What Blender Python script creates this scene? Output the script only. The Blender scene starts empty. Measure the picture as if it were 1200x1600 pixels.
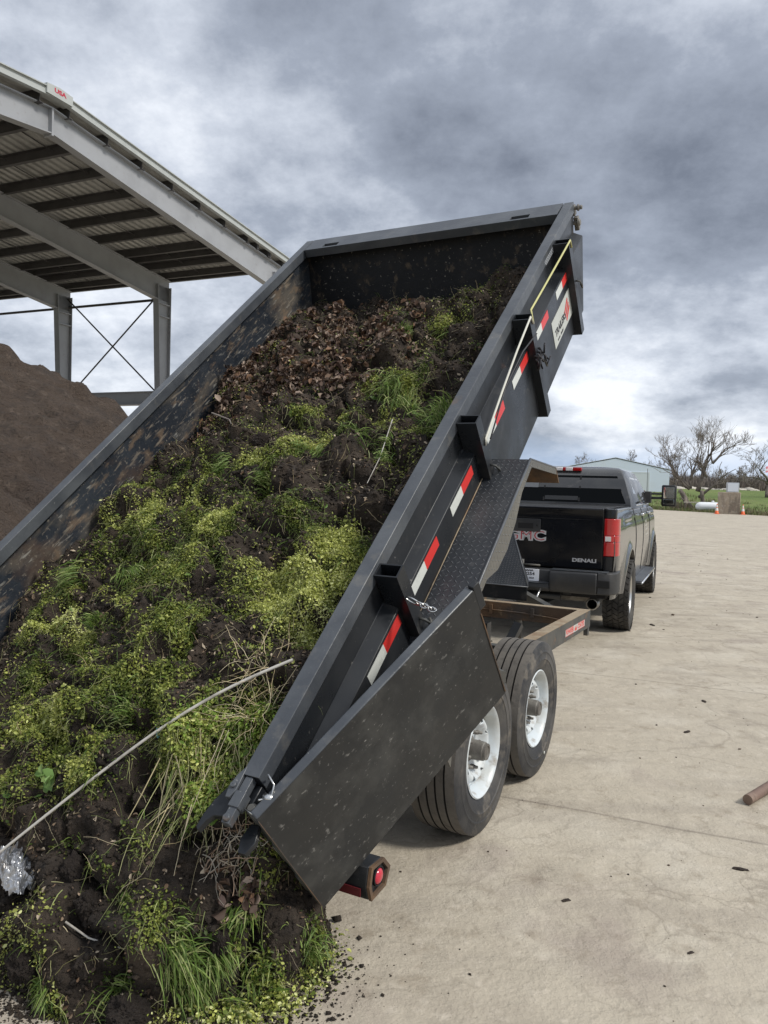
import bpy, bmesh, math, random
import numpy as np
from mathutils import Vector, Matrix, Euler
R = math.radians
random.seed(7); rng = np.random.default_rng(11)
scene = bpy.context.scene
COL = scene.collection

# ---------------------------------------------------------------- camera
cd = bpy.data.cameras.new('camera'); cam = bpy.data.objects.new('camera', cd); COL.objects.link(cam)
cd.sensor_fit = 'VERTICAL'; cd.sensor_height = 36.0; cd.lens = 36.0*1203.43/1600.0
cd.clip_start = 0.05; cd.clip_end = 6000
cam.matrix_world = Matrix.Translation((0, 0, 1.65)) @ Matrix.Rotation(R(90-1.957), 4, 'X') @ Matrix.Rotation(R(1.647), 4, 'Z')
scene.camera = cam

# ---------------------------------------------------------------- sky and sun
SUN_AZ, SUN_EL = 118.0, 46.0        # degrees right of the view direction, above the horizon
world = bpy.data.worlds.new('World'); scene.world = world; world.use_nodes = True
wt = world.node_tree; wt.nodes.clear()
def wn(t, **k):
    n = wt.nodes.new(t)
    for a, b in k.items(): setattr(n, a, b)
    return n
def wmath(op, a, b=None, c=None):
    n = wn('ShaderNodeMath', operation=op)
    for i, v in enumerate((a, b, c)):
        if v is None: continue
        if isinstance(v, (int, float)): n.inputs[i].default_value = v
        else: wt.links.new(v, n.inputs[i])
    return n.outputs[0]
tc = wn('ShaderNodeTexCoord'); sep = wn('ShaderNodeSeparateXYZ'); wt.links.new(tc.outputs['Generated'], sep.inputs[0])
zc = wmath('MAXIMUM', sep.outputs[2], 0.0)
den = wmath('ADD', zc, 0.40)
cmb = wn('ShaderNodeCombineXYZ')
wt.links.new(wmath('DIVIDE', sep.outputs[0], den), cmb.inputs[0])
wt.links.new(wmath('DIVIDE', sep.outputs[1], den), cmb.inputs[1])
def wnoise(scale, detail, rough, dist, off):
    m = wn('ShaderNodeMapping'); m.inputs['Location'].default_value = off
    wt.links.new(cmb.outputs[0], m.inputs[0])
    n = wn('ShaderNodeTexNoise'); n.inputs['Scale'].default_value = scale; n.inputs['Detail'].default_value = detail
    n.inputs['Roughness'].default_value = rough; n.inputs['Distortion'].default_value = dist
    wt.links.new(m.outputs[0], n.inputs['Vector']); return n.outputs['Fac']
n1 = wnoise(1.55, 9, 0.56, 0.0, (3.1, 7.4, 0.0))
n2 = wnoise(3.6, 9, 0.62, 0.0, (1.3, 2.7, 4.0))
n3 = wnoise(9.5, 8, 0.66, 0.0, (9.3, 2.1, 1.0))
cl = wmath('ADD', -0.205, wmath('ADD', wmath('MULTIPLY', n1, 0.66), wmath('ADD', wmath('MULTIPLY', n2, 0.50), wmath('MULTIPLY', n3, 0.20))))
def wblob(az, el, width, amt, base):
    d = Vector((math.sin(R(az))*math.cos(R(el)), math.cos(R(az))*math.cos(R(el)), math.sin(R(el))))
    vm = wn('ShaderNodeVectorMath', operation='DOT_PRODUCT'); wt.links.new(tc.outputs['Generated'], vm.inputs[0]); vm.inputs[1].default_value = d
    mr = wn('ShaderNodeMapRange', interpolation_type='SMOOTHSTEP'); wt.links.new(vm.outputs['Value'], mr.inputs[0])
    mr.inputs[1].default_value = math.cos(R(width)); mr.inputs[2].default_value = 1.0; mr.inputs[3].default_value = 0; mr.inputs[4].default_value = amt
    return wmath('ADD', base, mr.outputs[0])
# large bright and dark banks of cloud
for b in [(-24, 27, 15, .05), (-13, 20, 12, .035), (-8, 33, 9, -.05), (4, 30, 16, -.045), (20, 28, 14, -.035), (24, 16, 14, -.085), (14, 17, 8, .05),
          (20, 5, 9, .11), (30, 5, 10, .10), (0, 14, 10, .06), (-24, 5, 12, .12), (-14, 8, 9, .08), (22, 12, 8, -.03), (90, 60, 70, .12), (200, 50, 70, .08), (0, 85, 35, .10)]:
    cl = wblob(*b, cl)
ramp = wn('ShaderNodeValToRGB'); wt.links.new(cl, ramp.inputs[0])
el_ = ramp.color_ramp.elements
el_[0].position = 0.27; el_[0].color = (0.150, 0.170, 0.213, 1)
el_[1].position = 0.68; el_[1].color = (0.76, 0.79, 0.84, 1)
e = el_.new(0.44); e.color = (0.285, 0.317, 0.380, 1)
e = el_.new(0.56); e.color = (0.495, 0.532, 0.60, 1)
# low band near the horizon: pale blue gap under the clouds
hb = wn('ShaderNodeMapRange', interpolation_type='SMOOTHSTEP'); wt.links.new(wmath('ADD', sep.outputs[2], wmath('MULTIPLY', wmath('SUBTRACT', n2, 0.5), 0.05)), hb.inputs[0])
hb.inputs[1].default_value = 0.075; hb.inputs[2].default_value = 0.035; hb.inputs[3].default_value = 0; hb.inputs[4].default_value = 0.55
mixh = wn('ShaderNodeMix', data_type='RGBA'); wt.links.new(hb.outputs[0], mixh.inputs[0]); wt.links.new(ramp.outputs[0], mixh.inputs[6]); mixh.inputs[7].default_value = (0.34, 0.46, 0.66, 1)
sky = wn('ShaderNodeTexSky', sky_type='NISHITA'); sky.sun_disc = False; sky.sun_elevation = R(SUN_EL); sky.sun_rotation = R(SUN_AZ)
bg1 = wn('ShaderNodeBackground'); wt.links.new(sky.outputs[0], bg1.inputs[0]); bg1.inputs[1].default_value = 0.08
bg2 = wn('ShaderNodeBackground'); wt.links.new(mixh.outputs[2], bg2.inputs[0]); bg2.inputs[1].default_value = 0.92
mixs = wn('ShaderNodeMixShader'); mixs.inputs[0].default_value = 0.93
wt.links.new(bg1.outputs[0], mixs.inputs[1]); wt.links.new(bg2.outputs[0], mixs.inputs[2])
wo = wn('ShaderNodeOutputWorld'); wt.links.new(mixs.outputs[0], wo.inputs[0])
sd = bpy.data.lights.new('sun', 'SUN'); sd.energy = 1.9; sd.angle = R(10); sd.color = (1.0, 0.955, 0.88)
sun = bpy.data.objects.new('sun', sd); COL.objects.link(sun)
sdir = Vector((math.sin(R(SUN_AZ))*math.cos(R(SUN_EL)), math.cos(R(SUN_AZ))*math.cos(R(SUN_EL)), math.sin(R(SUN_EL))))
sun.rotation_euler = sdir.to_track_quat('Z', 'Y').to_euler()
scene.view_settings.view_transform = 'Standard'; scene.view_settings.look = 'None'
scene.view_settings.exposure = 0.57; scene.view_settings.gamma = 1.0; scene.view_settings.use_curve_mapping = False

# ---------------------------------------------------------------- helpers: materials
def mat(name, base, rough=.6, metal=0, layers=(), bump=None, spec=None, coat=0, bump2=None, roughvar=None, attr=None, transl=0):
    """layers: (color, scale, detail, lo, hi, amount[, stretch xyz]) noise-driven patches laid over the base colour."""
    m = bpy.data.materials.new(name); m.use_nodes = True; t = m.node_tree; N = t.nodes; L = t.links
    b = N['Principled BSDF']; b.inputs['Roughness'].default_value = rough; b.inputs['Metallic'].default_value = metal
    if spec is not None: b.inputs['Specular IOR Level'].default_value = spec
    if coat: b.inputs['Coat Weight'].default_value = coat; b.inputs['Coat Roughness'].default_value = .08
    c = N.new('ShaderNodeTexCoord')
    def noise(scale, detail, stretch=None, rg=.6, dist=0.0, loc=None):
        mp = N.new('ShaderNodeMapping'); L.new(c.outputs['Object'], mp.inputs[0])
        if stretch: mp.inputs['Scale'].default_value = stretch[:3]
        if stretch and len(stretch) > 3: mp.inputs['Rotation'].default_value = stretch[3:6]
        if loc: mp.inputs['Location'].default_value = loc
        n = N.new('ShaderNodeTexNoise'); n.inputs['Scale'].default_value = scale; n.inputs['Detail'].default_value = detail
        n.inputs['Roughness'].default_value = rg; n.inputs['Distortion'].default_value = dist
        L.new(mp.outputs[0], n.inputs['Vector']); return n.outputs['Fac']
    if attr:
        an = N.new('ShaderNodeAttribute'); an.attribute_name = attr; cur = an.outputs['Color']
    else:
        rgb = N.new('ShaderNodeRGB'); rgb.outputs[0].default_value = (*base, 1); cur = rgb.outputs[0]
    for i, ly in enumerate(layers):
        col, sc, de, lo, hi, am = ly[:6]; st = ly[6] if len(ly) > 6 else None
        f = noise(sc, de, st, loc=(i*3.7, i*1.9, i*5.3))
        mr = N.new('ShaderNodeMapRange'); mr.inputs[1].default_value = lo; mr.inputs[2].default_value = hi; mr.inputs[4].default_value = am
        L.new(f, mr.inputs[0])
        mx = N.new('ShaderNodeMix'); mx.data_type = 'RGBA'; L.new(mr.outputs[0], mx.inputs[0]); L.new(cur, mx.inputs[6]); mx.inputs[7].default_value = (*col, 1)
        cur = mx.outputs[2]
    L.new(cur, b.inputs['Base Color'])
    if roughvar:
        sc, lo, hi = roughvar; f = noise(sc, 5)
        mr = N.new('ShaderNodeMapRange'); mr.inputs[1].default_value = .35; mr.inputs[2].default_value = .65; mr.inputs[3].default_value = lo; mr.inputs[4].default_value = hi
        L.new(f, mr.inputs[0]); L.new(mr.outputs[0], b.inputs['Roughness'])
    prev = None
    for bm_ in (bump, bump2):
        if not bm_: continue
        sc, de, dist = bm_[:3]
        f = noise(sc, de, bm_[3] if len(bm_) > 3 else None)
        bp = N.new('ShaderNodeBump'); bp.inputs['Distance'].default_value = dist; bp.inputs['Strength'].default_value = 1
        L.new(f, bp.inputs['Height'])
        if prev: L.new(prev, bp.inputs['Normal'])
        prev = bp.outputs[0]
    if prev: L.new(prev, b.inputs['Normal'])
    if transl:
        tr = N.new('ShaderNodeBsdfTranslucent'); L.new(cur, tr.inputs[0]); ms = N.new('ShaderNodeMixShader'); ms.inputs[0].default_value = transl
        L.new(b.outputs[0], ms.inputs[1]); L.new(tr.outputs[0], ms.inputs[2]); L.new(ms.outputs[0], N['Material Output'].inputs[0])
    return m

def diamond_plate(name, base, dust, ax='XY', cell=.027):
    """Steel tread plate: raised lozenges alternating in direction, as bump plus highlights painted on the tips."""
    m = mat(name, base, .42, 0, layers=[(dust, 3.0, 6, .5, .75, .55), (dust, 30, 4, .58, .7, .3)])
    N = m.node_tree.nodes; L = m.node_tree.links; b = N['Principled BSDF']
    c = N.new('ShaderNodeTexCoord'); sp = N.new('ShaderNodeSeparateXYZ'); L.new(c.outputs['Object'], sp.inputs[0])
    def mt(op, a, b_=None):
        n = N.new('ShaderNodeMath'); n.operation = op
        for i, v in enumerate((a, b_)):
            if v is None: continue
            if isinstance(v, (int, float)): n.inputs[i].default_value = v
            else: L.new(v, n.inputs[i])
        return n.outputs[0]
    if ax == 'XY': u, v = mt('SUBTRACT', sp.outputs[0], sp.outputs[2]), mt('ADD', sp.outputs[1], 0)
    else: u, v = mt('ADD', sp.outputs[0], 0), mt('ADD', sp.outputs[2], sp.outputs[1])
    u = mt('DIVIDE', u, cell); v = mt('DIVIDE', v, cell)
    cu, cv = mt('FLOOR', u), mt('FLOOR', v)
    fu, fv = mt('SUBTRACT', mt('SUBTRACT', u, cu), .5), mt('SUBTRACT', mt('SUBTRACT', v, cv), .5)
    par = mt('MODULO', mt('ABSOLUTE', mt('ADD', cu, cv)), 2.0)
    sg = mt('SUBTRACT', mt('MULTIPLY', mt('ROUND', par), 2.0), 1.0)
    x = mt('ADD', fu, mt('MULTIPLY', fv, sg)); y = mt('SUBTRACT', fv, mt('MULTIPLY', fu, sg))
    d = mt('ADD', mt('POWER', mt('DIVIDE', mt('ABSOLUTE', x), .60), 2.0), mt('POWER', mt('DIVIDE', mt('ABSOLUTE', y), .17), 2.0))
    h = mt('MAXIMUM', mt('SUBTRACT', 1.0, d), 0.0)
    bp = N.new('ShaderNodeBump'); bp.inputs['Distance'].default_value = .004; bp.inputs['Strength'].default_value = 1.0; L.new(mt('POWER', h, .5), bp.inputs['Height'])
    L.new(bp.outputs[0], b.inputs['Normal'])
    mx = N.new('ShaderNodeMix'); mx.data_type = 'RGBA'; L.new(mt('MULTIPLY', h, .55), mx.inputs[0])  # paler lozenge tips paint in the plate's highlights
    src = b.inputs['Base Color'].links[0].from_socket; L.new(src, mx.inputs[6]); mx.inputs[7].default_value = (.14, .15, .16, 1); L.new(mx.outputs[2], b.inputs['Base Color'])
    return m

# ---------------------------------------------------------------- helpers: geometry
def link(o, parent=None, M=None):
    COL.objects.link(o)
    if parent is not None: o.parent = parent
    if M is not None: o.matrix_basis = M
    return o
def obj(name, bm, m, parent=None, M=None, smooth=None, bevel=None, label=None):
    me = bpy.data.meshes.new(name); bmesh.ops.recalc_face_normals(bm, faces=bm.faces); bm.to_mesh(me); bm.free()
    for mm in (m if isinstance(m, (list, tuple)) else [m]): me.materials.append(mm)
    if smooth is not None:
        me.shade_smooth(); me.set_sharp_from_angle(angle=R(smooth))
    o = bpy.data.objects.new(name, me); link(o, parent, M)
    if bevel:
        b = o.modifiers.new('bevel', 'BEVEL'); b.width = bevel; b.segments = 2; b.limit_method = 'ANGLE'; b.angle_limit = R(40)
        me.shade_smooth(); me.set_sharp_from_angle(angle=R(50)); b.harden_normals = False
    if label: o['label'] = label
    return o
def tag(o, label, cat, group=None, kind=None):
    o['label'] = label
    if cat: o['category'] = cat
    if group: o['group'] = group
    if kind: o['kind'] = kind
    return o
def thing(name, label, cat, M=None, group=None, kind=None):
    o = bpy.data.objects.new(name, None); o.empty_display_size = .2; link(o, None, M)
    return tag(o, label, cat, group, kind)
def struct(o): o['kind'] = 'structure'; return o
def meshobj(name, verts, faces, m, parent=None, M=None, smooth=False, colors=None, loops=None):
    """fast mesh from numpy arrays; faces (n,k) all same size"""
    me = bpy.data.meshes.new(name); V = np.asarray(verts, np.float32); F = np.asarray(faces, np.int32)
    me.vertices.add(len(V)); me.vertices.foreach_set('co', V.ravel())
    k = F.shape[1]; me.loops.add(F.size); me.loops.foreach_set('vertex_index', F.ravel())
    me.polygons.add(len(F)); me.polygons.foreach_set('loop_start', np.arange(0, F.size, k, dtype=np.int32)); me.polygons.foreach_set('loop_total', np.full(len(F), k, np.int32))
    if smooth: me.polygons.foreach_set('use_smooth', np.ones(len(F), bool))
    if colors is not None:
        ca = me.color_attributes.new('col', 'FLOAT_COLOR', 'POINT'); c = np.ones((len(V), 4), np.float32); c[:, :3] = colors; ca.data.foreach_set('color', c.ravel())
    me.update(calc_edges=True); me.validate()
    me.materials.append(m); o = bpy.data.objects.new(name, me); return link(o, parent, M)
def box(bm, x0, x1, y0, y1, z0, z1, mi=0, M=None):
    vs = [bm.verts.new((x, y, z)) for x in (x0, x1) for y in (y0, y1) for z in (z0, z1)]
    if M is not None:
        for v in vs: v.co = M @ v.co
    for f in [(0, 1, 3, 2), (4, 6, 7, 5), (0, 4, 5, 1), (2, 3, 7, 6), (0, 2, 6, 4), (1, 5, 7, 3)]:
        fc = bm.faces.new([vs[i] for i in f]); fc.material_index = mi
    return vs
def prism(bm, pts, axis, a, b, mi=0, M=None):
    """closed polygon (2-D pts) extruded along an axis: 'x' pts=(y,z), 'y' pts=(x,z), 'z' pts=(x,y)"""
    def P(p, t): return {'x': (t, p[0], p[1]), 'y': (p[0], t, p[1]), 'z': (p[0], p[1], t)}[axis]
    A = [bm.verts.new(P(p, a)) for p in pts]; B = [bm.verts.new(P(p, b)) for p in pts]
    if M is not None:
        for v in A+B: v.co = M @ v.co
    n = len(pts)
    for i in range(n):
        f = bm.faces.new([A[i], A[(i+1) % n], B[(i+1) % n], B[i]]); f.material_index = mi
    bm.faces.new(A).material_index = mi; bm.faces.new(B[::-1]).material_index = mi
def tube(bm, pts, rad, seg=8, mi=0, caps=True):
    pts = [Vector(p) for p in pts]; rads = rad if isinstance(rad, (list, tuple)) else [rad]*len(pts)
    rings = []; up = Vector((0, 0, 1))
    for i, p in enumerate(pts):
        d = (pts[min(i+1, len(pts)-1)]-pts[max(i-1, 0)]).normalized()
        s = d.cross(up)
        if s.length < .05: s = d.cross(Vector((1, 0, 0)))
        s.normalize(); t = s.cross(d)
        rings.append([bm.verts.new(p+(s*math.cos(2*math.pi*k/seg)+t*math.sin(2*math.pi*k/seg))*rads[i]) for k in range(seg)])
    for i in range(len(rings)-1):
        for k in range(seg):
            f = bm.faces.new([rings[i][k], rings[i][(k+1) % seg], rings[i+1][(k+1) % seg], rings[i+1][k]]); f.material_index = mi; f.smooth = True
    if caps:
        bm.faces.new(rings[0]).material_index = mi; bm.faces.new(rings[-1][::-1]).material_index = mi
def lathe(bm, prof, seg=48, axis='x', mi=0, close=False, c=(0, 0, 0)):
    """prof: list of (axial, radius)"""
    rings = []
    for a, r in prof:
        ring = []
        for k in range(seg):
            t = 2*math.pi*k/seg; x, y = r*math.cos(t), r*math.sin(t)
            p = {'x': (a, x, y), 'y': (x, a, y), 'z': (x, y, a)}[axis]
            ring.append(bm.verts.new(Vector(p)+Vector(c)))
        rings.append(ring)
    n = len(rings)
    for i in range(n if close else n-1):
        A, B = rings[i], rings[(i+1) % n]
        for k in range(seg):
            f = bm.faces.new([A[k], A[(k+1) % seg], B[(k+1) % seg], B[k]]); f.material_index = mi; f.smooth = True
    return rings
def BM(): return bmesh.new()
def text(name, s, size, M, m, parent, extrude=.001, bold=0.0, stretch=1.0, italic=0):
    cu = bpy.data.curves.new(name, 'FONT'); cu.body = s; cu.size = size; cu.align_x = 'CENTER'; cu.align_y = 'CENTER'
    cu.extrude = extrude; cu.offset = bold; cu.shear = italic; cu.resolution_u = 3
    t = bpy.data.objects.new(name, cu); COL.objects.link(t); bpy.context.view_layer.update()
    me = bpy.data.meshes.new_from_object(t); bpy.data.objects.remove(t); bpy.data.curves.remove(cu)
    me.materials.clear(); me.materials.append(m)
    o = bpy.data.objects.new(name, me); link(o, parent, M @ Matrix.Diagonal((stretch, 1, 1, 1))); return o
def frame(x, y, z, loc):
    return Matrix((( x[0], y[0], z[0], loc[0]), (x[1], y[1], z[1], loc[1]), (x[2], y[2], z[2], loc[2]), (0, 0, 0, 1)))
def copy_thing(root, M, label, parent=None):
    r = root.copy(); COL.objects.link(r); r.matrix_basis = M
    if label: r['label'] = label
    elif 'label' in r: pass
    if parent is not None: r.parent = parent
    for ch in list(root.children):
        c = ch.copy(); COL.objects.link(c); c.parent = r
        for g in list(ch.children):
            d = g.copy(); COL.objects.link(d); d.parent = c
    return r

# numpy value noise (trilinear, several octaves)
def _hash(ix, iy, iz, seed):
    h = (ix*374761393 + iy*668265263 + iz*2147483647 + seed*974711) & 0xffffffff
    h = ((h ^ (h >> 13))*1274126177) & 0xffffffff
    return ((h ^ (h >> 16)) & 0xffff)/65535.0
def vnoise(P, scale, seed=0):
    p = np.asarray(P, float)*scale; i = np.floor(p).astype(np.int64); f = p-i; f = f*f*(3-2*f)
    out = 0
    for dx in (0, 1):
        for dy in (0, 1):
            for dz in (0, 1):
                w = (f[..., 0] if dx else 1-f[..., 0])*(f[..., 1] if dy else 1-f[..., 1])*(f[..., 2] if dz else 1-f[..., 2])
                out = out + w*_hash(i[..., 0]+dx, i[..., 1]+dy, i[..., 2]+dz, seed)
    return out
def fbm(P, scale, oct=4, seed=0, gain=.5):
    a, s, o = 1.0, 0, 0
    for k in range(oct):
        o = o + a*vnoise(P, scale*2**k, seed+k*17); s += a; a *= gain
    return o/s
def srgb(r, g, b): return tuple(((c/255)/12.92 if c/255 <= .04045 else ((c/255+.055)/1.055)**2.4) for c in (r, g, b))

# ================================================================ SETTING
YAW = R(22)                                     # the yard's grid runs 22 degrees right of the view
def yard_mat():
    m = mat('concrete_dusty', (.455, .405, .322), .85, 0,
            layers=[((.39, .345, .275), .55, 6, .42, .66, .6), ((.56, .515, .43), 1.7, 6, .5, .72, .7), ((.27, .23, .185), 2.3, 8, .54, .68, .5),
                    ((.25, .205, .15), 7, 8, .56, .70, .6), ((.58, .52, .43), 16, 7, .56, .70, .5), ((.13, .105, .08), 38, 6, .66, .73, .75), ((.30, .25, .19), 90, 4, .58, .72, .5), ((.24, .19, .17), .9, 7, .58, .68, .45),
                    ((.31, .27, .22), 3.0, 6, .52, .68, .5, (.22, 1.6, 1, 0, 0, YAW))],
            bump=(4.0, 9, .030), bump2=(70, 5, .004))
    t = m.node_tree; N = t.nodes; L = t.links; b = N['Principled BSDF']
    c = N.new('ShaderNodeTexCoord')
    # hairline cracks: edges of warped voronoi cells, present only in patches
    def cracks(scale, width, dark, patch_scale, lo, hi, src, amt=.75):
        mp = N.new('ShaderNodeMapping'); mp.inputs['Rotation'].default_value = (0, 0, .5); L.new(c.outputs['Object'], mp.inputs[0])
        nz = N.new('ShaderNodeTexNoise'); nz.inputs['Scale'].default_value = scale*1.7; nz.inputs['Detail'].default_value = 5; L.new(mp.outputs[0], nz.inputs[0])
        vm = N.new('ShaderNodeVectorMath'); vm.operation = 'MULTIPLY_ADD'; L.new(nz.outputs['Color'], vm.inputs[0]); vm.inputs[1].default_value = (.9/scale,)*3; L.new(mp.outputs[0], vm.inputs[2])
        vo = N.new('ShaderNodeTexVoronoi'); vo.feature = 'DISTANCE_TO_EDGE'; vo.inputs['Scale'].default_value = scale; L.new(vm.outputs[0], vo.inputs['Vector'])
        mr = N.new('ShaderNodeMapRange'); mr.inputs[1].default_value = 0; mr.inputs[2].default_value = width; mr.inputs[3].default_value = 1; mr.inputs[4].default_value = 0; L.new(vo.outputs['Distance'], mr.inputs[0])
        pn = N.new('ShaderNodeTexNoise'); pn.inputs['Scale'].default_value = patch_scale; pn.inputs['Detail'].default_value = 4; L.new(c.outputs['Object'], pn.inputs[0])
        pr = N.new('ShaderNodeMapRange'); pr.inputs[1].default_value = lo; pr.inputs[2].default_value = hi; pr.inputs[4].default_value = amt; L.new(pn.outputs['Fac'], pr.inputs[0])
        mu = N.new('ShaderNodeMath'); mu.operation = 'MULTIPLY'; L.new(mr.outputs[0], mu.inputs[0]); L.new(pr.outputs[0], mu.inputs[1])
        mx = N.new('ShaderNodeMix'); mx.data_type = 'RGBA'; L.new(mu.outputs[0], mx.inputs[0]); L.new(src, mx.inputs[6]); mx.inputs[7].default_value = (*dark, 1)
        return mx.outputs[2]
    src = b.inputs['Base Color'].links[0].from_socket
    src = cracks(.30, .008, (.17, .14, .11), .22, .46, .58, src, .35)
    src = cracks(2.6, .030, (.21, .175, .135), .35, .46, .60, src, .5)
    # control joints: a grid 3.1 m apart across the yard, 3.6 m along
    mp = N.new('ShaderNodeMapping'); mp.inputs['Rotation'].default_value = (0, 0, YAW); L.new(c.outputs['Object'], mp.inputs[0])
    nz = N.new('ShaderNodeTexNoise'); nz.inputs['Scale'].default_value = 1.5; nz.inputs['Detail'].default_value = 6; L.new(c.outputs['Object'], nz.inputs[0])
    sp = N.new('ShaderNodeSeparateXYZ'); L.new(mp.outputs[0], sp.inputs[0])
    def mt(op, a, b_):
        n = N.new('ShaderNodeMath'); n.operation = op
        for i, v in enumerate((a, b_)):
            if isinstance(v, (int, float)): n.inputs[i].default_value = v
            else: L.new(v, n.inputs[i])
        return n.outputs[0]
    wob = mt('MULTIPLY', mt('SUBTRACT', nz.outputs['Fac'], .5), .07)
    y = mt('ADD', mt('SUBTRACT', sp.outputs[1], 4.035), wob)
    fy = mt('ABSOLUTE', mt('SUBTRACT', mt('FRACT', mt('ADD', mt('DIVIDE', y, 3.09), .5), 0), .5), 0)
    ln = N.new('ShaderNodeMapRange'); ln.inputs[1].default_value = .0010; ln.inputs[2].default_value = .0052; ln.inputs[3].default_value = .5; ln.inputs[4].default_value = 0; L.new(fy, ln.inputs[0])
    mx = N.new('ShaderNodeMix'); mx.data_type = 'RGBA'; L.new(ln.outputs[0], mx.inputs[0]); L.new(src, mx.inputs[6]); mx.inputs[7].default_value = (.15, .125, .10, 1)
    L.new(mx.outputs[2], b.inputs['Base Color'])
    return m
bm = BM()
P = [(-130, -40), (90, -40), (33.1, 66.5), (27.6, 79), (20, 92), (-130, 92)]
bm.faces.new([bm.verts.new((x, y, 0)) for x, y in P])
struct(obj('pavement', bm, yard_mat()))

# the ground: one sheet out to the horizon, rising into a low grassy hill beyond the yard
M_grass = mat('field_grass', (.11, .16, .032), .95, 0, layers=[((.17, .20, .055), .08, 5, .45, .65, .8), ((.20, .17, .09), .5, 6, .55, .75, .6), ((.05, .08, .02), 1.5, 5, .5, .7, .7)], bump=(6, 5, .08))
xs = np.concatenate([np.linspace(-3500, -200, 12), np.linspace(-160, 200, 73), np.linspace(260, 3500, 12)])
ys = np.concatenate([np.linspace(-1500, -60, 5), np.linspace(-40, 60, 6), np.linspace(64, 260, 60), np.linspace(300, 5000, 14)])
X, Y = np.meshgrid(xs, ys, indexing='ij')
def hillz(X, Y):
    d = np.clip((Y-(78-(X-28)*2.0/1.0*0.4) )/85, 0, 1)
    d = d*d*(3-2*d)
    PP = np.stack([X, Y, X*0], -1)
    far = np.clip((Y-165)/200, 0, 1)
    return -.035 + d*(2.75 + .8*(fbm(PP, .02, 3, 5)-.5)) - far*1.3
Z = hillz(X, Y)
n, k = X.shape; idx = np.arange(n*k).reshape(n, k)
Fq = np.stack([idx[:-1, :-1], idx[1:, :-1], idx[1:, 1:], idx[:-1, 1:]], -1).reshape(-1, 4)
struct(meshobj('ground', np.stack([X, Y, Z], -1).reshape(-1, 3), Fq, M_grass, smooth=True))

def pol(az, d, z=0): return Vector((math.sin(R(az))*d, math.cos(R(az))*d, z))
def hz(x, y): return float(hillz(np.array([[x]]), np.array([[y]]))[0, 0])

# rough grass along the edge of the yard and over the near slope
def blades(name, centres, h, w, m, lean=.5, spread=.05, per=8, parent=None, cols=None, bend=.35):
    """tufts of curved grass blades, three faces each"""
    n = len(centres)*per; c = np.repeat(np.asarray(centres, float), per, 0)
    c[:, :2] += rng.normal(0, spread, (n, 2)); c[:, 2] -= .01
    a = rng.uniform(0, 2*np.pi, n); H = np.repeat(np.asarray(h)*np.ones(len(centres)), per)*rng.uniform(.5, 1.15, n); ln = rng.uniform(.1, 1, n)*lean
    d = np.stack([np.cos(a), np.sin(a), np.zeros(n)], -1); s = np.stack([-np.sin(a), np.cos(a), np.zeros(n)], -1)
    V = []
    for i, (f, ww) in enumerate([(0, 1), (.4, .9), (.75, .6), (1, .12)]):
        p = c + d*(ln*H*f**1.8)[:, None]; p[:, 2] += H*(f - bend*ln*f**2.4)
        V += [p - s*(w*ww/2), p + s*(w*ww/2)]
    V = np.stack(V, 1).reshape(-1, 3); b = (np.arange(n)*8)[:, None]
    Fq = np.concatenate([b+np.array([[0, 1, 3, 2]]), b+np.array([[2, 3, 5, 4]]), b+np.array([[4, 5, 7, 6]])])
    col = None
    if cols is not None:
        cc = np.asarray(cols)[rng.integers(0, len(cols), n)]*rng.uniform(.7, 1.25, (n, 1)); col = np.repeat(cc, 8, 0)
    return meshobj(name, V, Fq, m, parent, colors=col)
M_blade = mat('grass_blade', (.1, .15, .03), .6, attr='col', transl=.25)
cs, hh = [], []
for i in range(2600):
    f = rng.uniform(0, 1); x = 34-7.5*f; y = 64+16*f+rng.exponential(2.2)
    if rng.uniform() < .5: x, y = rng.uniform(12, 45), rng.uniform(70, 140)
    if x < 33.1-(y-66.5)*.44+.2 and y < 92: continue
    cs.append((x, y, hz(x, y))); hh.append(rng.uniform(.12, .5))
o = blades('rough_grass', cs, hh, .05, M_blade, per=9, spread=.3, cols=[(.11, .15, .04), (.17, .16, .07), (.24, .19, .11), (.08, .12, .03)])
tag(o, 'rough green and straw coloured grass beyond the edge of the yard', 'grass', kind='stuff')

# ---------------------------------------------------------------- open shed
M_steel = mat('shed_primer_steel', (.33, .34, .36), .55, .0, layers=[((.25, .255, .27), 1.2, 5, .45, .7, .6), ((.18, .15, .13), 6, 5, .62, .75, .4)], spec=.4)
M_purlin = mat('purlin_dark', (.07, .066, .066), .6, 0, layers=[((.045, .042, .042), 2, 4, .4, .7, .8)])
M_sheet = mat('roof_sheet', (.42, .42, .40), .55, 0, layers=[((.28, .28, .265), .9, 5, .45, .65, .6), ((.52, .52, .50), 3, 4, .55, .7, .6)])
# ribs across the sheet
def ribs(m, axis, pitch, dist):
    N = m.node_tree.nodes; L = m.node_tree.links; c = N.new('ShaderNodeTexCoord'); sp = N.new('ShaderNodeSeparateXYZ'); L.new(c.outputs['Object'], sp.inputs[0])
    a = N.new('ShaderNodeMath'); a.operation = 'MULTIPLY'; a.inputs[1].default_value = 2*math.pi/pitch; L.new(sp.outputs[axis], a.inputs[0])
    s = N.new('ShaderNodeMath'); s.operation = 'SINE'; L.new(a.outputs[0], s.inputs[0])
    b = N.new('ShaderNodeBump'); b.inputs['Distance'].default_value = dist; L.new(s.outputs[0], b.inputs['Height']); L.new(b.outputs[0], N['Principled BSDF'].inputs['Normal'])
ribs(M_sheet, 0, .30, .05)
M_trim = mat('rake_trim', (.42, .44, .43), .5, layers=[((.30, .32, .31), 3, 4, .5, .7, .5)])
SG = Matrix.Rotation(-R(24), 4, 'Z')
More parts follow.
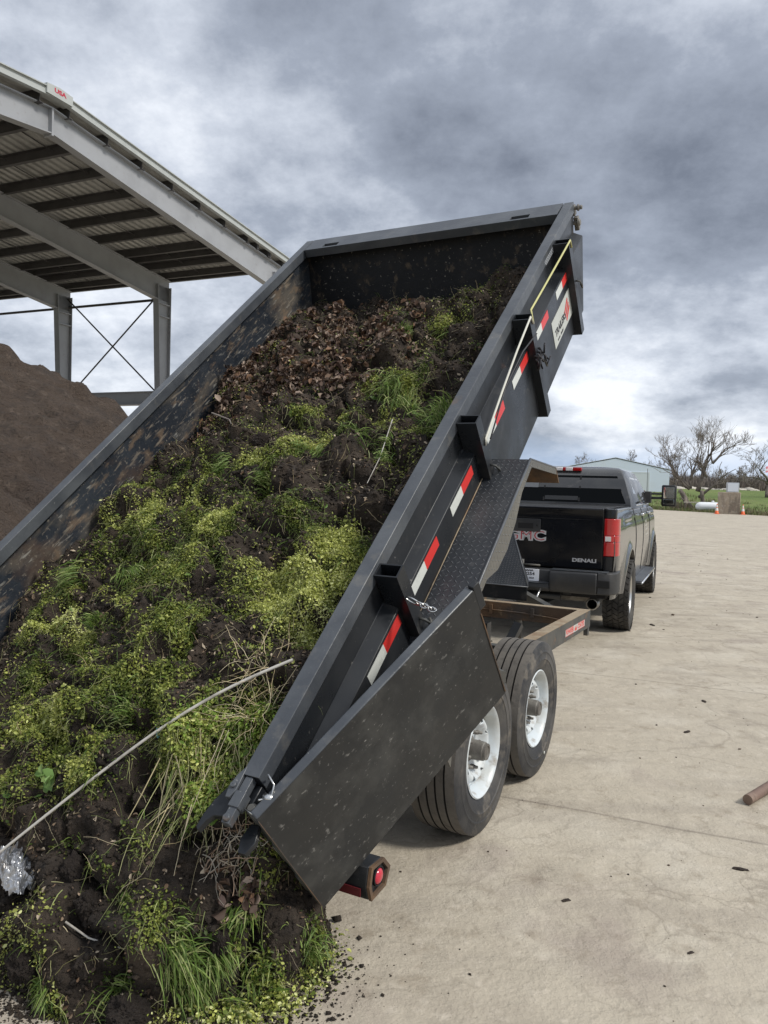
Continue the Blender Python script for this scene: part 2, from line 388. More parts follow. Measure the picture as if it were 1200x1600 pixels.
shed = thing('open_shed', 'open sided steel shed with tapered columns and ribbed metal roof on the left', 'shed', SG)
YE, YR, YN = 25.4, 14.25, 3.1            # far eave, ridge, near eave
ZE, ZR = 10.0, 11.05                    # roof top at eave / ridge
slope = (ZR-ZE)/(YE-YR)
def roofz(y): return ZR-abs(y-YR)*slope
XF = [-15.75, -21.2, -26.6, -32.0, -37.4, -42.8]
# columns at the far eave and the near eave
def column(xc, y_out, sgn, parent):
    top, bot = .80, .34
    zt = ZE-.55
    bm = BM()
    yo = y_out
    # outer flange, inner (tapering) flange, web
    def quad(yb, yt, th):
        prism(bm, [(yb, 0), (yb+th*sgn, 0), (yt+th*sgn, zt), (yt, zt)], 'x', xc-.14, xc+.14)
    quad(yo, yo, -.03)
    quad(yo-sgn*bot, yo-sgn*top, .03)
    prism(bm, [(yo-sgn*.03, 0), (yo-sgn*(bot-.03), 0), (yo-sgn*(top-.03), zt), (yo-sgn*.03, zt)], 'x', xc-.012, xc+.012)
    for z in (zt-.75, zt-1.25): box(bm, xc-.12, xc+.12, min(yo-sgn*.04, yo-sgn*.72), max(yo-sgn*.04, yo-sgn*.72), z, z+.04)
    return obj('column', bm, M_steel, parent)
for xc in XF:
    column(xc, YE-.05, 1, shed)
for xc in XF[:2]:
    column(xc, YN+.05, -1, shed)
def rafter(xc, parent, end):
    for sgn in (1, -1):
        bm = BM(); y1 = YE-.05 if sgn > 0 else YN+.05
        d0, d1 = .62, (.85)
        zt0, zt1 = ZR-.28, ZE-.28
        prism(bm, [(YR, zt0), (YR, zt0-.03), (y1, zt1-.03), (y1, zt1)], 'x', xc-.13, xc+.13)
        prism(bm, [(YR, zt0-d0), (YR, zt0-d0-.03), (y1-sgn*.8, zt1-d1-.03), (y1-sgn*.8, zt1-d1)], 'x', xc-.13, xc+.13)
        prism(bm, [(YR, zt0-.03), (YR, zt0-d0), (y1-sgn*.8, zt1-d1), (y1, zt1-d1), (y1, zt1-.03)], 'x', xc-.012, xc+.012)
        if sgn > 0: box(bm, xc-.14, xc+.14, YR-.03, YR+.03, zt0-d0-.08, zt0-.01)
        obj('rafter', bm, M_steel, parent)
for i, xc in enumerate(XF[:5]): rafter(xc, shed, i == 0)
X0, X1 = -15.5, -44.0
for sgn in (1, -1):
    bm = BM(); y1 = YE+.55 if sgn > 0 else YN-.4
    z1 = roofz(y1)
    prism(bm, [(YR, ZR-.02), (YR, ZR-.06), (y1, z1-.06), (y1, z1-.02)], 'x', X1, X0)
    obj('roof_panel', bm, M_sheet, shed)
    k = 8
    for j in range(k+1):
        y = YR + (YE-.1-YR)*(j+.35)/(k+.35) if sgn > 0 else YR-(YR-YN-.1)*(j+.35)/(k+.35)
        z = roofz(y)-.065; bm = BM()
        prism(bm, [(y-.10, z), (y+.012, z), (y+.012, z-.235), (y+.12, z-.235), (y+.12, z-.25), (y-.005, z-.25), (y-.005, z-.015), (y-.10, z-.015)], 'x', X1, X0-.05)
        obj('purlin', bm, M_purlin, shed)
# deeper eave members close together (the dark bands near the eave)
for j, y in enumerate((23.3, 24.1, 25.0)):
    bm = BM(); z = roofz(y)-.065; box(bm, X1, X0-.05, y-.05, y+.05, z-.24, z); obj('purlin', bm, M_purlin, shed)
bm = BM()
for j in range(len(XF)-1):
    for f in (.33, .67):
        x = XF[j]+(XF[j+1]-XF[j])*f
        tube(bm, [(x, YR, ZR-.19), (x, YE-.2, roofz(YE-.2)-.19)], .018, 5)
        tube(bm, [(x, YR, ZR-.19), (x, YN+.2, roofz(YN+.2)-.19)], .018, 5)
obj('sag_rods', bm, M_purlin, shed)
bm = BM()
for sgn in (1, -1):
    y1 = YE+.6 if sgn > 0 else YN-.45
    z1 = roofz(y1)
    prism(bm, [(YR, ZR+.05), (YR, ZR-.11), (y1, z1-.11), (y1, z1+.05)], 'x', X0-.02, X0+.06)
    prism(bm, [(YR, ZR+.075), (YR, ZR+.051), (y1, z1+.051), (y1, z1+.075)], 'x', X0-.12, X0+.11)
    prism(bm, [(YR, ZR-.111), (YR, ZR-.13), (y1, z1-.13), (y1, z1-.111)], 'x', X0-.05, X0+.08)
trim = obj('rake_trim', bm, M_trim, shed)
bm = BM(); prism(bm, [(YR-.4, ZR-.14), (YR+.4, ZR-.14), (YR+.4, ZR+.09), (YR, ZR+.13), (YR-.4, ZR+.09)], 'x', X0-.2, X0+.125); cap = obj('ridge_cap', bm, M_trim, shed)
M_redtxt = mat('red_lettering', (.45, .03, .06), .5)
text('lettering', 'USA', .14, frame((0, 1, 0), (0, 0, 1), (1, 0, 0), (X0+.127, YR, ZR+.01)), M_redtxt, cap, .002, .006, 1.4)
# cross bracing, eave pipe and lower girt between columns
bm = BM()
tube(bm, [(XF[1]-.1, YE-.3, 9.35), (XF[2]+.1, YE-.3, 5.0)], .032, 6); tube(bm, [(XF[2]+.1, YE-.3, 9.35), (XF[1]-.1, YE-.3, 5.0)], .032, 6)
obj('brace_rods', bm, M_purlin, shed)
bm = BM(); tube(bm, [(XF[1], YE-.1, 9.02), (X1, YE-.1, 9.02)], .055, 8); obj('eave_pipe', bm, M_purlin, shed)
bm = BM(); box(bm, X1, XF[1]+.1, YE-.32, YE-.06, 4.75, 5.2); box(bm, X1, XF[1]+.1, YE-.40, YE-.02, 4.70, 4.75); box(bm, X1, XF[1]+.1, YE-.40, YE-.02, 5.2, 5.25); obj('girt_beam', bm, M_steel, shed)

# ---------------------------------------------------------------- heaps of compost under the shed
M_heap = mat('grey_compost', (.074, .051, .036), .95, 0, layers=[((.095, .07, .053), .8, 9, .45, .68, .8), ((.045, .034, .028), 2.2, 7, .5, .68, .8), ((.17, .13, .10), 5, 8, .56, .70, .6), ((.055, .04, .033), .5, 6, .52, .6, .5, (1, 1, .35))],
             bump=(3, 11, .35), bump2=(18, 8, .09))
def heap(name, A, B, h, slope, label, seed, cut=.9):
    A, B = np.array(A, float), np.array(B, float); L_ = h/slope+1.2
    x0, x1 = min(A[0], B[0])-L_, max(A[0], B[0])+L_; y0, y1 = min(A[1], B[1])-L_, max(A[1], B[1])+L_
    st = .09; xs = np.arange(x0, x1, st); ys = np.arange(y0, y1, st); X, Y = np.meshgrid(xs, ys, indexing='ij')
    P = np.stack([X, Y], -1); ab = B-A; k = np.clip(((P-A)@ab)/(ab@ab+1e-9), 0, 1); Q = A+k[..., None]*ab; d = np.linalg.norm(P-Q, axis=-1)
    PP = np.stack([X, Y, X*0], -1)
    d = d*(1+.12*(fbm(PP, .35, 3, seed)-.5)) 
    z = h - slope*np.sqrt(d*d+cut*cut)+slope*cut
    z += .55*(fbm(PP, .5, 5, seed+3)-.5)*1.0 + .38*(fbm(PP, 2.2, 4, seed+13)-.5)*np.clip(z, 0, 1) + .10*np.maximum(vnoise(PP, 5.5, seed+23)-.62, 0)/.38*np.clip(z, 0, 1)
    rid = np.abs(fbm(PP+[[[5, 1, 0]]], 1.1, 4, seed+9)-.5)
    z += (.22-rid*1.1)*.35*np.clip(z, 0, 1)
    z = np.maximum(z, -.1)
    n, kk = X.shape; idx = np.arange(n*kk).reshape(n, kk); Fq = np.stack([idx[:-1, :-1], idx[1:, :-1], idx[1:, 1:], idx[:-1, 1:]], -1).reshape(-1, 4)
    keep = (z.reshape(-1)[Fq] > -.05).any(1)
    o = meshobj(name, np.stack([X, Y, z], -1).reshape(-1, 3), Fq[keep], M_heap, smooth=True); tag(o, label, 'compost heap'); return o
heap('compost_heap', (-8.0, 15.6), (-20, 21), 4.15, .64, 'tall grey brown heap of compost piled under the shed roof', 3)
heap('compost_heap', (-6.6, 8.8), (-11.5, 10.5), 2.25, .62, 'low pale brown heap at the foot of the taller compost heap', 8, .6)

# ---------------------------------------------------------------- far side of the yard
M_barn = mat('white_barn_metal', (.70, .77, .87), .45, layers=[((.66, .69, .72), .4, 4, .5, .7, .5)]); ribs(M_barn, 1, .6, .04)
M_barn2 = mat('barn_trim', (.66, .70, .73), .5)
M_barnroof = mat('barn_roof_metal', (.62, .64, .66), .4)
c = pol(16.6, 128); bz = hz(c.x, c.y)-.2
barn = thing('metal_barn', 'white metal barn with a shallow gable behind the pickup truck', 'barn', Matrix.Translation((c.x, c.y, bz)) @ Matrix.Rotation(-R(12), 4, 'Z'))
W2, HB, HR, LB = 8.2, 3.8, 5.5, 26
bm = BM(); prism(bm, [(-W2, 0), (W2, 0), (W2, HB), (0, HR), (-W2, HB)], 'y', 0, LB); obj('wall', bm, M_barn, barn)
bm = BM()
for s in (-1, 1): prism(bm, [(0, HR+.12), (s*(W2+.15), HB+.08), (s*(W2+.15), HB+.16), (0, HR+.20)], 'y', -.06, LB+.1)
obj('roof', bm, M_barnroof, barn)
bm = BM(); box(bm, -2.2, 5.1, -.06, -.003, 0, 3.3); box(bm, -2.35, -2.2, -.08, -.003, 0, 3.45); box(bm, 5.1, 5.25, -.08, -.003, 0, 3.45); box(bm, -2.2, 5.1, -.08, -.003, 3.3, 3.45); obj('door', bm, M_barn2, barn)
bm = BM(); c2 = pol(18.6, 104); tube(bm, [(0, 0, 0), (0, 0, 1.5)], .12, 8); o = obj('wooden_post', bm, mat('old_post', (.10, .06, .05), .9, bump=(8, 4, .02))); o.location = (c2.x, c2.y, hz(c2.x, c2.y)); tag(o, 'short dark post standing in the grass before the white barn', 'post')

M_bark = mat('bark', (.19, .16, .135), .95, layers=[((.22, .19, .16), 1.5, 5, .5, .7, .7), ((.07, .055, .05), 3, 5, .5, .65, .6)], bump=(10, 5, .04, (1, 1, .2)))
M_twig = mat('twigs', (.24, .21, .185), .95)
def tree_mesh(root_specs, seed, levels, twig_r, limb_cap=.035, droop=.0, spread=.65, segl=5):
    """recursive branching; returns (thick limb bmesh, thin twig bmesh)"""
    rd = random.Random(seed); A, B = BM(), BM()
    def grow(p, d, L, r, lev):
        pts = [Vector(p)]; rr = [r]; n = segl if lev < 3 else 3; q = Vector(p); dd = Vector(d).normalized()
        for i in range(n):
            dd = (dd + Vector((rd.gauss(0, .16), rd.gauss(0, .16), rd.gauss(0, .12)+.05-droop*lev))).normalized()
            q = q + dd*L/n; pts.append(q.copy()); rr.append(r*(1-.42*(i+1)/n))
        tube(A if r > limb_cap else B, pts, rr, 7 if r > .12 else (5 if r > limb_cap else 3), caps=r > limb_cap)
        if lev <= 0: return
        k = rd.choice((2, 3, 3, 4)) if lev > 1 else rd.choice((3, 4, 5))
        for j in range(k):
            i = rd.randint(max(1, n//2), n) if j else n
            axis = Vector((rd.gauss(0, 1), rd.gauss(0, 1), rd.gauss(0, .5))).normalized()
            nd = (dd + axis*spread*rd.uniform(.6, 1.3)).normalized(); nd.z += .06; 
            grow(pts[i], nd, L*rd.uniform(.58, .85), max(rr[i]*rd.uniform(.5, .75), twig_r), lev-1)
    for s in root_specs: grow(*s[:4], s[4] if len(s) > 4 else levels)
    return A, B
def tree(name, label, loc, specs, seed, levels, twig_r=.02, group=None, **k):
    t = thing(name, label, 'tree', Matrix.Translation(loc), group)
    A, B = tree_mesh(specs, seed, levels, twig_r, **k); obj('trunk', A, M_bark, t); obj('crown', B, M_twig, t); return t
b = pol(22.3, 86); bz = hz(b.x, b.y)
right = Vector((math.cos(R(22)), -math.sin(R(22)), 0))
def S(r_, u_, f_=0): return right*r_ + Vector((0, 0, u_)) + Vector((math.sin(R(22)), math.cos(R(22)), 0))*f_
tree('bare_tree', 'large leafless tree with twin leaning trunks beyond the yard', (b.x, b.y, bz-.1),
     [(S(-.9, 0), S(-.15, 1), 2.6, .36, 0), (S(-1.15, 2.5), S(-.8, 1), 2.1, .20, 5), (S(-1.0, 2.4), S(-.1, 1, .3), 2.3, .18, 5), (S(-1.1, 2.3), S(-1.1, .7, -.2), 2.0, .15, 4),
      (S(.4, 0), S(-.28, 1), 2.3, .30, 0), (S(-.3, 2.1), S(.42, 1), 3.4, .25, 4), (S(1.0, 5.0), S(.7, .9), 1.9, .13, 5), (S(1.0, 5.0), S(-.1, 1), 1.7, .10, 4), (S(.5, 3.6), S(-.35, 1, .3), 2.2, .14, 5), (S(-.2, 1.5), S(.95, .52), 2.6, .16, 1)], 5, 5, .013, spread=.62)
b = pol(26.4, 118)
tree('bare_tree', 'leafless tree with a dark spreading crown at the right edge of the view', (b.x, b.y, hz(b.x, b.y)),
     [((0, 0, 0), (.1, 0, 1), 2.4, .32, 0), ((.1, 0, 2.2), (-.5, 0, 1), 2.0, .20, 5), ((.1, 0, 2.2), (.3, .2, 1), 2.2, .2, 5), ((.1, 0, 2.0), (.9, -.2, .8), 1.9, .16, 4), ((.1, 0, 1.9), (-.9, .2, .8), 1.8, .14, 4)], 9, 5, .017)
GT = 'bare trees in the far tree line'
lab = ['thin bare tree directly right of the white barn', 'bare tree rising over the barn roof', 'bushy bare tree behind the twin trunked tree', 'low bare tree between the big tree and the concrete block', 'bare tree in the line behind the concrete block',
       'bare tree left of the dark spreading tree', 'pale bare tree behind the barn gable']
for i, (az, d, s) in enumerate([(20.6, 150, .95), (17.9, 185, 1.25), (22.6, 165, .95), (23.9, 150, .62), (24.7, 170, .7), (25.4, 150, .75), (14.6, 190, 1.2)]):
    b = pol(az, d)
    tree('bare_tree', lab[i], (b.x, b.y, hz(b.x, b.y)-.3), [((0, 0, 0), (.05, 0, 1), 2.2*s, .28*s, 0), ((0, 0, 2.0*s), (-.4, 0, 1), 2.0*s, .17*s, 5), ((0, 0, 2.0*s), (.4, .2, 1), 2.0*s, .17*s, 4), ((0, 0, 1.4*s), (.9, 0, .8), 1.6*s, .12*s, 4), ((0, 0, 1.4*s), (-.9, .3, .8), 1.6*s, .12*s, 4)], 20+i, 4, .022, group=GT, spread=.75)
# thicket of brush along the hill: thousands of upright twigs
def brush(name, az0, az1, d0, d1, n, h, label, col, seed, w=.045):
    r_ = np.random.default_rng(seed); az = r_.uniform(az0, az1, n); d = r_.uniform(d0, d1, n)
    x, y = np.sin(np.radians(az))*d, np.cos(np.radians(az))*d
    z = hillz(x[None], y[None])[0]-.1
    H = h*(.45+.75*vnoise(np.stack([az*1.7, d*.05, az*0], -1), 1.0, seed))*r_.uniform(.6, 1.1, n)
    a = r_.uniform(0, 6.28, n); ln = r_.normal(0, .28, n)*H
    base = np.stack([x, y, z], -1); s = np.stack([np.cos(a), np.sin(a), a*0], -1)*w
    q = base+np.stack([np.cos(a*3)*ln*.4, np.sin(a*3)*ln*.4, H*.6], -1); tp = base+np.stack([np.cos(a*3)*ln, np.sin(a*3)*ln, H], -1)
    V = np.stack([base-s, base+s, q+s*.7, q-s*.7, tp+s*.25, tp-s*.25], 1).reshape(-1, 3); b = (np.arange(n)*6)[:, None]
    Fq = np.concatenate([b+np.array([[0, 1, 2, 3]]), b+np.array([[3, 2, 4, 5]])])
    cc = np.repeat(np.asarray(col)[r_.integers(0, len(col), n)]*r_.uniform(.6, 1.3, (n, 1)), 6, 0)
    o = meshobj(name, V, Fq, mat('brush_'+name, (.1, .08, .07), .95, attr='col'), colors=cc); tag(o, label, 'brush', kind='stuff')
brush('thicket', 12, 32, 150, 215, 26000, 3.3, 'grey brown leafless thicket along the hill behind the trees', [(.19, .16, .14), (.15, .125, .11), (.24, .20, .17), (.12, .10, .095)], 4)
brush('far_wood', -40, 60, 300, 420, 24000, 7.5, 'far leafless wood on the horizon', [(.15, .15, .16), (.19, .17, .16), (.12, .12, .13)], 5, .16)
brush('weeds', 25.0, 30, 79, 83, 900, .75, 'dry brown weeds at the yard edge right of the concrete block', [(.20, .15, .11), (.14, .11, .07)], 6, .02)
brush('brambles', 20.3, 23.4, 83, 87, 800, 1.3, 'dry brambles around the foot of the twin trunked tree', [(.16, .12, .09), (.2, .17, .12), (.1, .1, .05)], 7, .02)

# concrete block with a white box on top, gas tank, traffic cones
M_block = mat('old_concrete_block', (.36, .30, .23), .9, layers=[((.17, .14, .11), 1.6, 6, .45, .6, .8, (1, 1, .35)), ((.5, .45, .38), 3, 5, .55, .7, .6)], bump=(6, 6, .03))
b = pol(24.1, 75.5)
bm = BM(); box(bm, -.92, .92, -.45, .45, -.02, 1.95); o = obj('concrete_block', bm, M_block, bevel=.05, M=Matrix.Translation(b) @ Matrix.Rotation(-R(26), 4, 'Z')); tag(o, 'weathered concrete block standing at the yard edge between two cones', 'block')
box_t = thing('utility_box', 'pale box with a white front panel on top of the concrete block', 'box', Matrix.Translation(b+Vector((.22, -.1, 1.95))) @ Matrix.Rotation(-R(26), 4, 'Z'))
bm = BM(); box(bm, -.52, .52, -.3, .3, 0, .86); obj('housing', bm, mat('box_grey', (.45, .47, .50), .5), box_t, bevel=.03)
bm = BM(); box(bm, -.38, .46, -.33, -.303, .06, .80); obj('front_panel', bm, mat('box_white', (.75, .79, .85), .4), box_t)
M_tank = mat('tank_white', (.78, .80, .82), .35)
b = pol(22.95, 80.5); tank = thing('gas_tank', 'white horizontal gas tank lying left of the concrete block', 'tank', Matrix.Translation((b.x, b.y, 0)) @ Matrix.Rotation(-R(20), 4, 'Z'))
bm = BM(); pr = [(-1.35, .001), (-1.32, .18), (-1.2, .33), (-1.0, .42), (-.85, .44), (1.2, .44), (1.35, .40), (1.5, .25), (1.56, .001)]; lathe(bm, pr, 32, 'x', c=(0, 0, .52)); obj('vessel', bm, M_tank, tank, smooth=50)
for a_ in (-.8, .9): bm = BM(); box(bm, a_, a_+.15, -.3, .3, -.02, .22); obj('saddle', bm, M_block, tank)
bm = BM(); lathe(bm, [(.95, .001), (.95, .12), (1.1, .12), (1.12, .001)], 16, 'z', c=(.2, 0, 0)); obj('valve_cover', bm, M_tank, tank)
M_or = mat('cone_orange', (.75, .13, .03), .5); M_wt = mat('cone_white', (.75, .75, .72), .5)
cone = thing('traffic_cone', 'orange and white traffic cone at the left corner of the concrete block', 'traffic cone', Matrix.Translation(pol(23.36, 73.9)), 'traffic cones by the concrete block')
bm = BM(); box(bm, -.2, .2, -.2, .2, 0, .04); lathe(bm, [(.04, .17), (.30, .125), (.30, .125)], 20, 'z'); obj('base', bm, M_or, cone)
bm = BM(); lathe(bm, [(.30, .126), (.55, .085)], 20, 'z'); obj('reflective_band', bm, M_wt, cone)
bm = BM(); lathe(bm, [(.62, .073), (.80, .045)], 20, 'z'); obj('reflective_band', bm, M_wt, cone)
bm = BM(); lathe(bm, [(.55, .084), (.62, .073)], 20, 'z'); obj('orange_band', bm, M_or, cone)
bm = BM(); lathe(bm, [(.80, .044), (.90, .03), (.90, .001)], 20, 'z'); obj('tip', bm, M_or, cone)
copy_thing(cone, Matrix.Translation(pol(24.98, 75.0)), 'orange and white traffic cone at the right corner of the concrete block')
# broken stump and leaning rail by the big tree
bm = BM(); tube(bm, [(0, 0, -.1), (.05, 0, .8), (-.05, 0, 1.5)], [.22, .18, .13], 9); tube(bm, [(0, 0, .9), (-.5, 0, 1.35)], [.09, .05], 6); b = pol(21.35, 84)
o = obj('tree_stump', bm, M_bark, M=Matrix.Translation((b.x, b.y, hz(b.x, b.y)))); tag(o, 'broken dark stump standing left of the twin trunked tree', 'stump')
bench = thing('wooden_trestle', 'low trestle with a pale top board between the stump and the big tree', 'trestle', Matrix.Translation(pol(21.75, 83.2)) @ Matrix.Rotation(-R(20), 4, 'Z'))
bm = BM(); box(bm, -.75, .75, -.12, .12, .82, .93); obj('top_board', bm, mat('pale_board', (.5, .45, .36), .8), bench)
for s in (-.6, .6): bm = BM(); box(bm, s-.05, s+.05, -.09, .09, -.03, .82); obj('leg', bm, M_bark, bench)
# pale rubble stones along the hill crest
M_rock = mat('limestone', (.52, .48, .42), .9, layers=[((.36, .33, .29), 2, 5, .45, .65, .7)], bump=(3, 6, .05))
def rock_bm(seed, s):
    bm = BM(); bmesh.ops.create_icosphere(bm, subdivisions=2, radius=1); rd = random.Random(seed)
    P_ = np.array([v.co for v in bm.verts]); nz = fbm(P_+seed*3.1, 1.3, 3, seed)
    for v, q_ in zip(bm.verts, nz): v.co = Vector((v.co.x*s[0], v.co.y*s[1], v.co.z*s[2]))*(.6+.8*q_)
    return bm
rocks = []
for i in range(5):
    o = obj('rock', rock_bm(i, (1.0, .8, .5)), M_rock, smooth=35); COL.objects.unlink(o); rocks.append(o)
for i in range(34):
    az = 19.6+6.0*i/33+rng.normal(0, .06); d = 148+rng.normal(0, 2.0); s = rng.uniform(.28, .8)
    if 24.5 < az < 25.4: s *= 1.7
    b = pol(az, d); o = rocks[i % 5].copy(); COL.objects.link(o); o.location = (b.x, b.y, hz(b.x, b.y)+.05*s); o.scale = (s*1.5, s, s); o.rotation_euler = (rng.uniform(-.3, .3), 0, rng.uniform(0, 6))
    tag(o, 'pale rubble stone in the row along the grassy hill', 'rock', 'rubble stones along the hill')
# red and white flag at the far right
b = pol(26.65, 70); fl = thing('flag', 'small faded red and white flag on a thin pole at the right edge', 'flag', Matrix.Translation(b))
bm = BM(); tube(bm, [(0, 0, 0), (0, 0, 4.3)], .03, 8); obj('pole', bm, M_steel, fl)
fa = np.linspace(0, 1, 13)
for nm, z0, z1, cc in [('red_stripe', 4.0, 4.2, (.55, .22, .26)), ('white_stripe', 3.85, 4.0, (.7, .66, .66)), ('red_stripe', 3.7, 3.85, (.55, .22, .26))]:
    bm = BM(); A = [bm.verts.new((-.62*f, .12*math.sin(5*f), z0-.12*f)) for f in fa]; B = [bm.verts.new((-.62*f, .12*math.sin(5*f), z1-.12*f)) for f in fa]
    for i in range(12): bm.faces.new([A[i], A[i+1], B[i+1], B[i]])
    o = obj(nm, bm, mat('flag_'+nm, cc, .8), fl); sm = o.modifiers.new('solid', 'SOLIDIFY'); sm.thickness = .004
# ---------------------------------------------------------------- trailer frames
TH, PSI = 0.7062, 0.4916                        # tilt of the bed, heading of the trailer
TL_M = Matrix.Translation((-0.1635, 2.6331, 0)) @ Matrix.Rotation(-PSI, 4, 'Z')      # trailer frame: x right, y forward, z up
BX_M = Matrix.Translation((0, 0, .293)) @ Matrix.Rotation(TH, 4, 'X')               # tipped bed inside the trailer frame
CT, ST = math.cos(TH), math.sin(TH)
U_L = [0, .42, .77, 1.06, 1.35, 1.6, 1.9, 2.26, 2.52, 2.98, 3.55, 3.99, 4.25]
W_L = [.30, .22, .32, .36, .38, .39, .30, .21, .26, .35, .34, .216, .10]
U_M = [0, .5, 1, 1.5, 2, 2.5, 2.9, 3.3, 3.9, 4.25]
W_M = [.50, .50, .50, .47, .40, .36, .41, .33, .20, .10]
U_R = [0, .4, 1, 2, 3, 3.9, 4.25]
W_R = [.53, .53, .46, .40, .38, .30, .16]
EDGE_V = [0, .04, .1, .18, .30, .42, .6, .8, 1.0]
EDGE_S = [.06, -.10, -.31, -.42, -.60, -.68, -.72, -.72, -.6]
EDGE_R = [-.015, .07, .07, -.03, -.32, -.56, -.9, -1.5, -2.4]
T_SPLIT = .35
def load_surface(t, v):
    """point on the dumped load in the trailer frame; t = metres up the bed (below T_SPLIT it runs down to the ground), v = 0 right wall .. 1 left wall"""
    t = np.asarray(t, float); v = np.asarray(v, float)
    r0 = -.075 + v*(-2.045+.075)
    def bedpt(u):
        wl, wm, wr = np.interp(u, U_L, W_L), np.interp(u, U_M, W_M), np.interp(u, U_R, W_R)
        a = (1-v)*(1-2*v); b = 4*v*(1-v); c = v*(2*v-1)
        w = wr*a + wm*b + wl*c
        return np.stack([r0, u*CT - w*ST, .293 + u*ST + w*CT], -1)
    up = bedpt(np.maximum(t, T_SPLIT))
    P0 = bedpt(np.full_like(t, T_SPLIT))
    P3 = np.stack([np.interp(v, EDGE_V, EDGE_R), np.interp(v, EDGE_V, EDGE_S), np.full_like(t, -.02)], -1)
    P1 = P0 + np.array([0, -CT*.30, -ST*.30])
    P2 = P3 + (P0-P3)*np.array([.25, .30, 0]) + np.array([0, 0, .42])
    k = np.clip((T_SPLIT-t)/(T_SPLIT+1.2), 0, 1)[..., None]
    low = P0*(1-k)**3 + 3*P1*k*(1-k)**2 + 3*P2*k*k*(1-k) + P3*k**3
    return np.where((t >= T_SPLIT)[..., None], up, low)

# ================================================================ DUMP TRAILER
M_blk = mat('black_trailer_paint', (.013, .015, .018), .28, 0, layers=[((.030, .032, .035), 2.2, 6, .45, .7, .7), ((.13, .12, .105), 7, 9, .60, .76, .40), ((.24, .23, .21), 50, 6, .66, .74, .5), ((.12, .055, .025), 4, 8, .66, .74, .5)], roughvar=(3, .22, .48), bump=(1.2, 3, .008), spec=.36)
M_rail = mat('worn_sheen_rail_paint', (.052, .058, .067), .36, 0, layers=[((.095, .103, .112), 3, 6, .42, .62, .8), ((.17, .16, .14), 9, 8, .58, .74, .5), ((.30, .30, .28), 70, 3, .70, .76, .6), ((.14, .085, .05), 5, 5, .68, .76, .7)], bump=(40, 4, .0015))  # wear and dust, with sky reflection painted into the pale base
M_door = mat('door_sheet_paint', (.016, .017, .018), .40, 0, layers=[((.026, .027, .027), 2.2, 6, .4, .7, .8), ((.10, .10, .093), 6, 10, .50, .74, .40), ((.24, .235, .22), 40, 9, .62, .70, .5, (1, .7, 1)), ((.36, .35, .33), 120, 6, .66, .72, .5, (1, .5, 1, .7, 0, 0))], roughvar=(4, .34, .6), bump=(1.5, 3, .012), spec=.36)
M_in = mat('scratched_bed_inside', (.014, .018, .025), .42, 0,
           layers=[((.035, .042, .052), 2.5, 6, .45, .65, .8), ((.12, .07, .04), 1.9, 11, .55, .66, .45), ((.14, .12, .095), 4, 9, .54, .64, .6, (1, .35, 1)), ((.26, .22, .17), 24, 10, .57, .66, .6, (1, .22, 1.4, .5, 0, 0)), ((.32, .31, .28), 30, 10, .60, .67, .6, (1, .25, 1.2, -.6, 0, 0)), ((.20, .14, .09), 14, 11, .56, .66, .5, (1, .5, 1, .9, 0, 0)), ((.25, .22, .18), 50, 6, .60, .70, .6)],
           roughvar=(6, .35, .8), bump=(25, 6, .004), spec=.25)
M_frame = mat('dusty_frame_steel', (.05, .052, .05), .6, 0, layers=[((.13, .12, .10), 3, 6, .4, .7, .7), ((.20, .11, .05), 5, 6, .58, .7, .8)], bump=(30, 4, .002))
M_frametop = mat('rust_and_dust_top', (.30, .24, .165), .9, 0, layers=[((.20, .12, .065), 4, 7, .48, .65, .8), ((.42, .36, .27), 9, 6, .5, .7, .7), ((.10, .07, .05), 14, 6, .60, .72, .7)], bump=(40, 5, .003))
M_rust = mat('rusty_beam', (.085, .055, .035), .85, 0, layers=[((.20, .11, .05), 4, 7, .45, .65, .8), ((.045, .045, .045), 3, 6, .5, .62, .7), ((.30, .22, .13), 11, 6, .62, .72, .6)], bump=(35, 5, .003))
M_dp = diamond_plate('diamond_plate_black', (.020, .023, .028), (.10, .10, .10), 'XY')
M_dpdust = diamond_plate('diamond_plate_dusty', (.105, .10, .088), (.20, .185, .15), 'XY')
M_dp2 = diamond_plate('diamond_plate_box', (.016, .019, .024), (.07, .07, .07), 'XZ')
M_tyre = mat('trailer_tyre', (.020, .021, .024), .6, 0, layers=[((.085, .08, .074), 4, 9, .42, .66, .85), ((.22, .19, .15), 8, 9, .54, .68, .6)], bump=(60, 4, .002))
M_tread = mat('dusty_tread', (.115, .108, .10), .9, 0, layers=[((.17, .155, .135), 6, 8, .4, .65, .8), ((.06, .057, .054), 18, 7, .53, .68, .6)], bump=(50, 4, .002))
M_groove = mat('tread_groove', (.015, .014, .013), .95)
M_white = mat('white_rim_paint', (.60, .65, .68), .38, 0, layers=[((.48, .48, .44), 5, 8, .45, .66, .7), ((.22, .17, .115), 11, 9, .56, .70, .75)])
M_hub = mat('greasy_hub', (.20, .19, .17), .6, .2, layers=[((.10, .09, .08), 12, 5, .45, .6, .8)], bump=(60, 4, .002))
M_chrome = mat('zinc', (.62, .62, .60), .25, 1.0)
M_red = mat('red_reflective', (.62, .035, .03), .35); M_wht = mat('white_reflective', (.62, .64, .60), .35, layers=[((.45, .46, .43), 30, 4, .5, .7, .5)])
M_dark = mat('dark_hole', (.006, .006, .007), .8)
M_lens = mat('red_lens', (.50, .02, .045), .15, coat=.6)

trailer = thing('dump_trailer', 'black tandem axle dump trailer with its bed tipped up full of soil and weeds', 'trailer', TL_M)
W, Lb, H = 2.125, 4.325, .618
bed = bpy.data.objects.new('dump_bed', None); link(bed, trailer, BX_M)
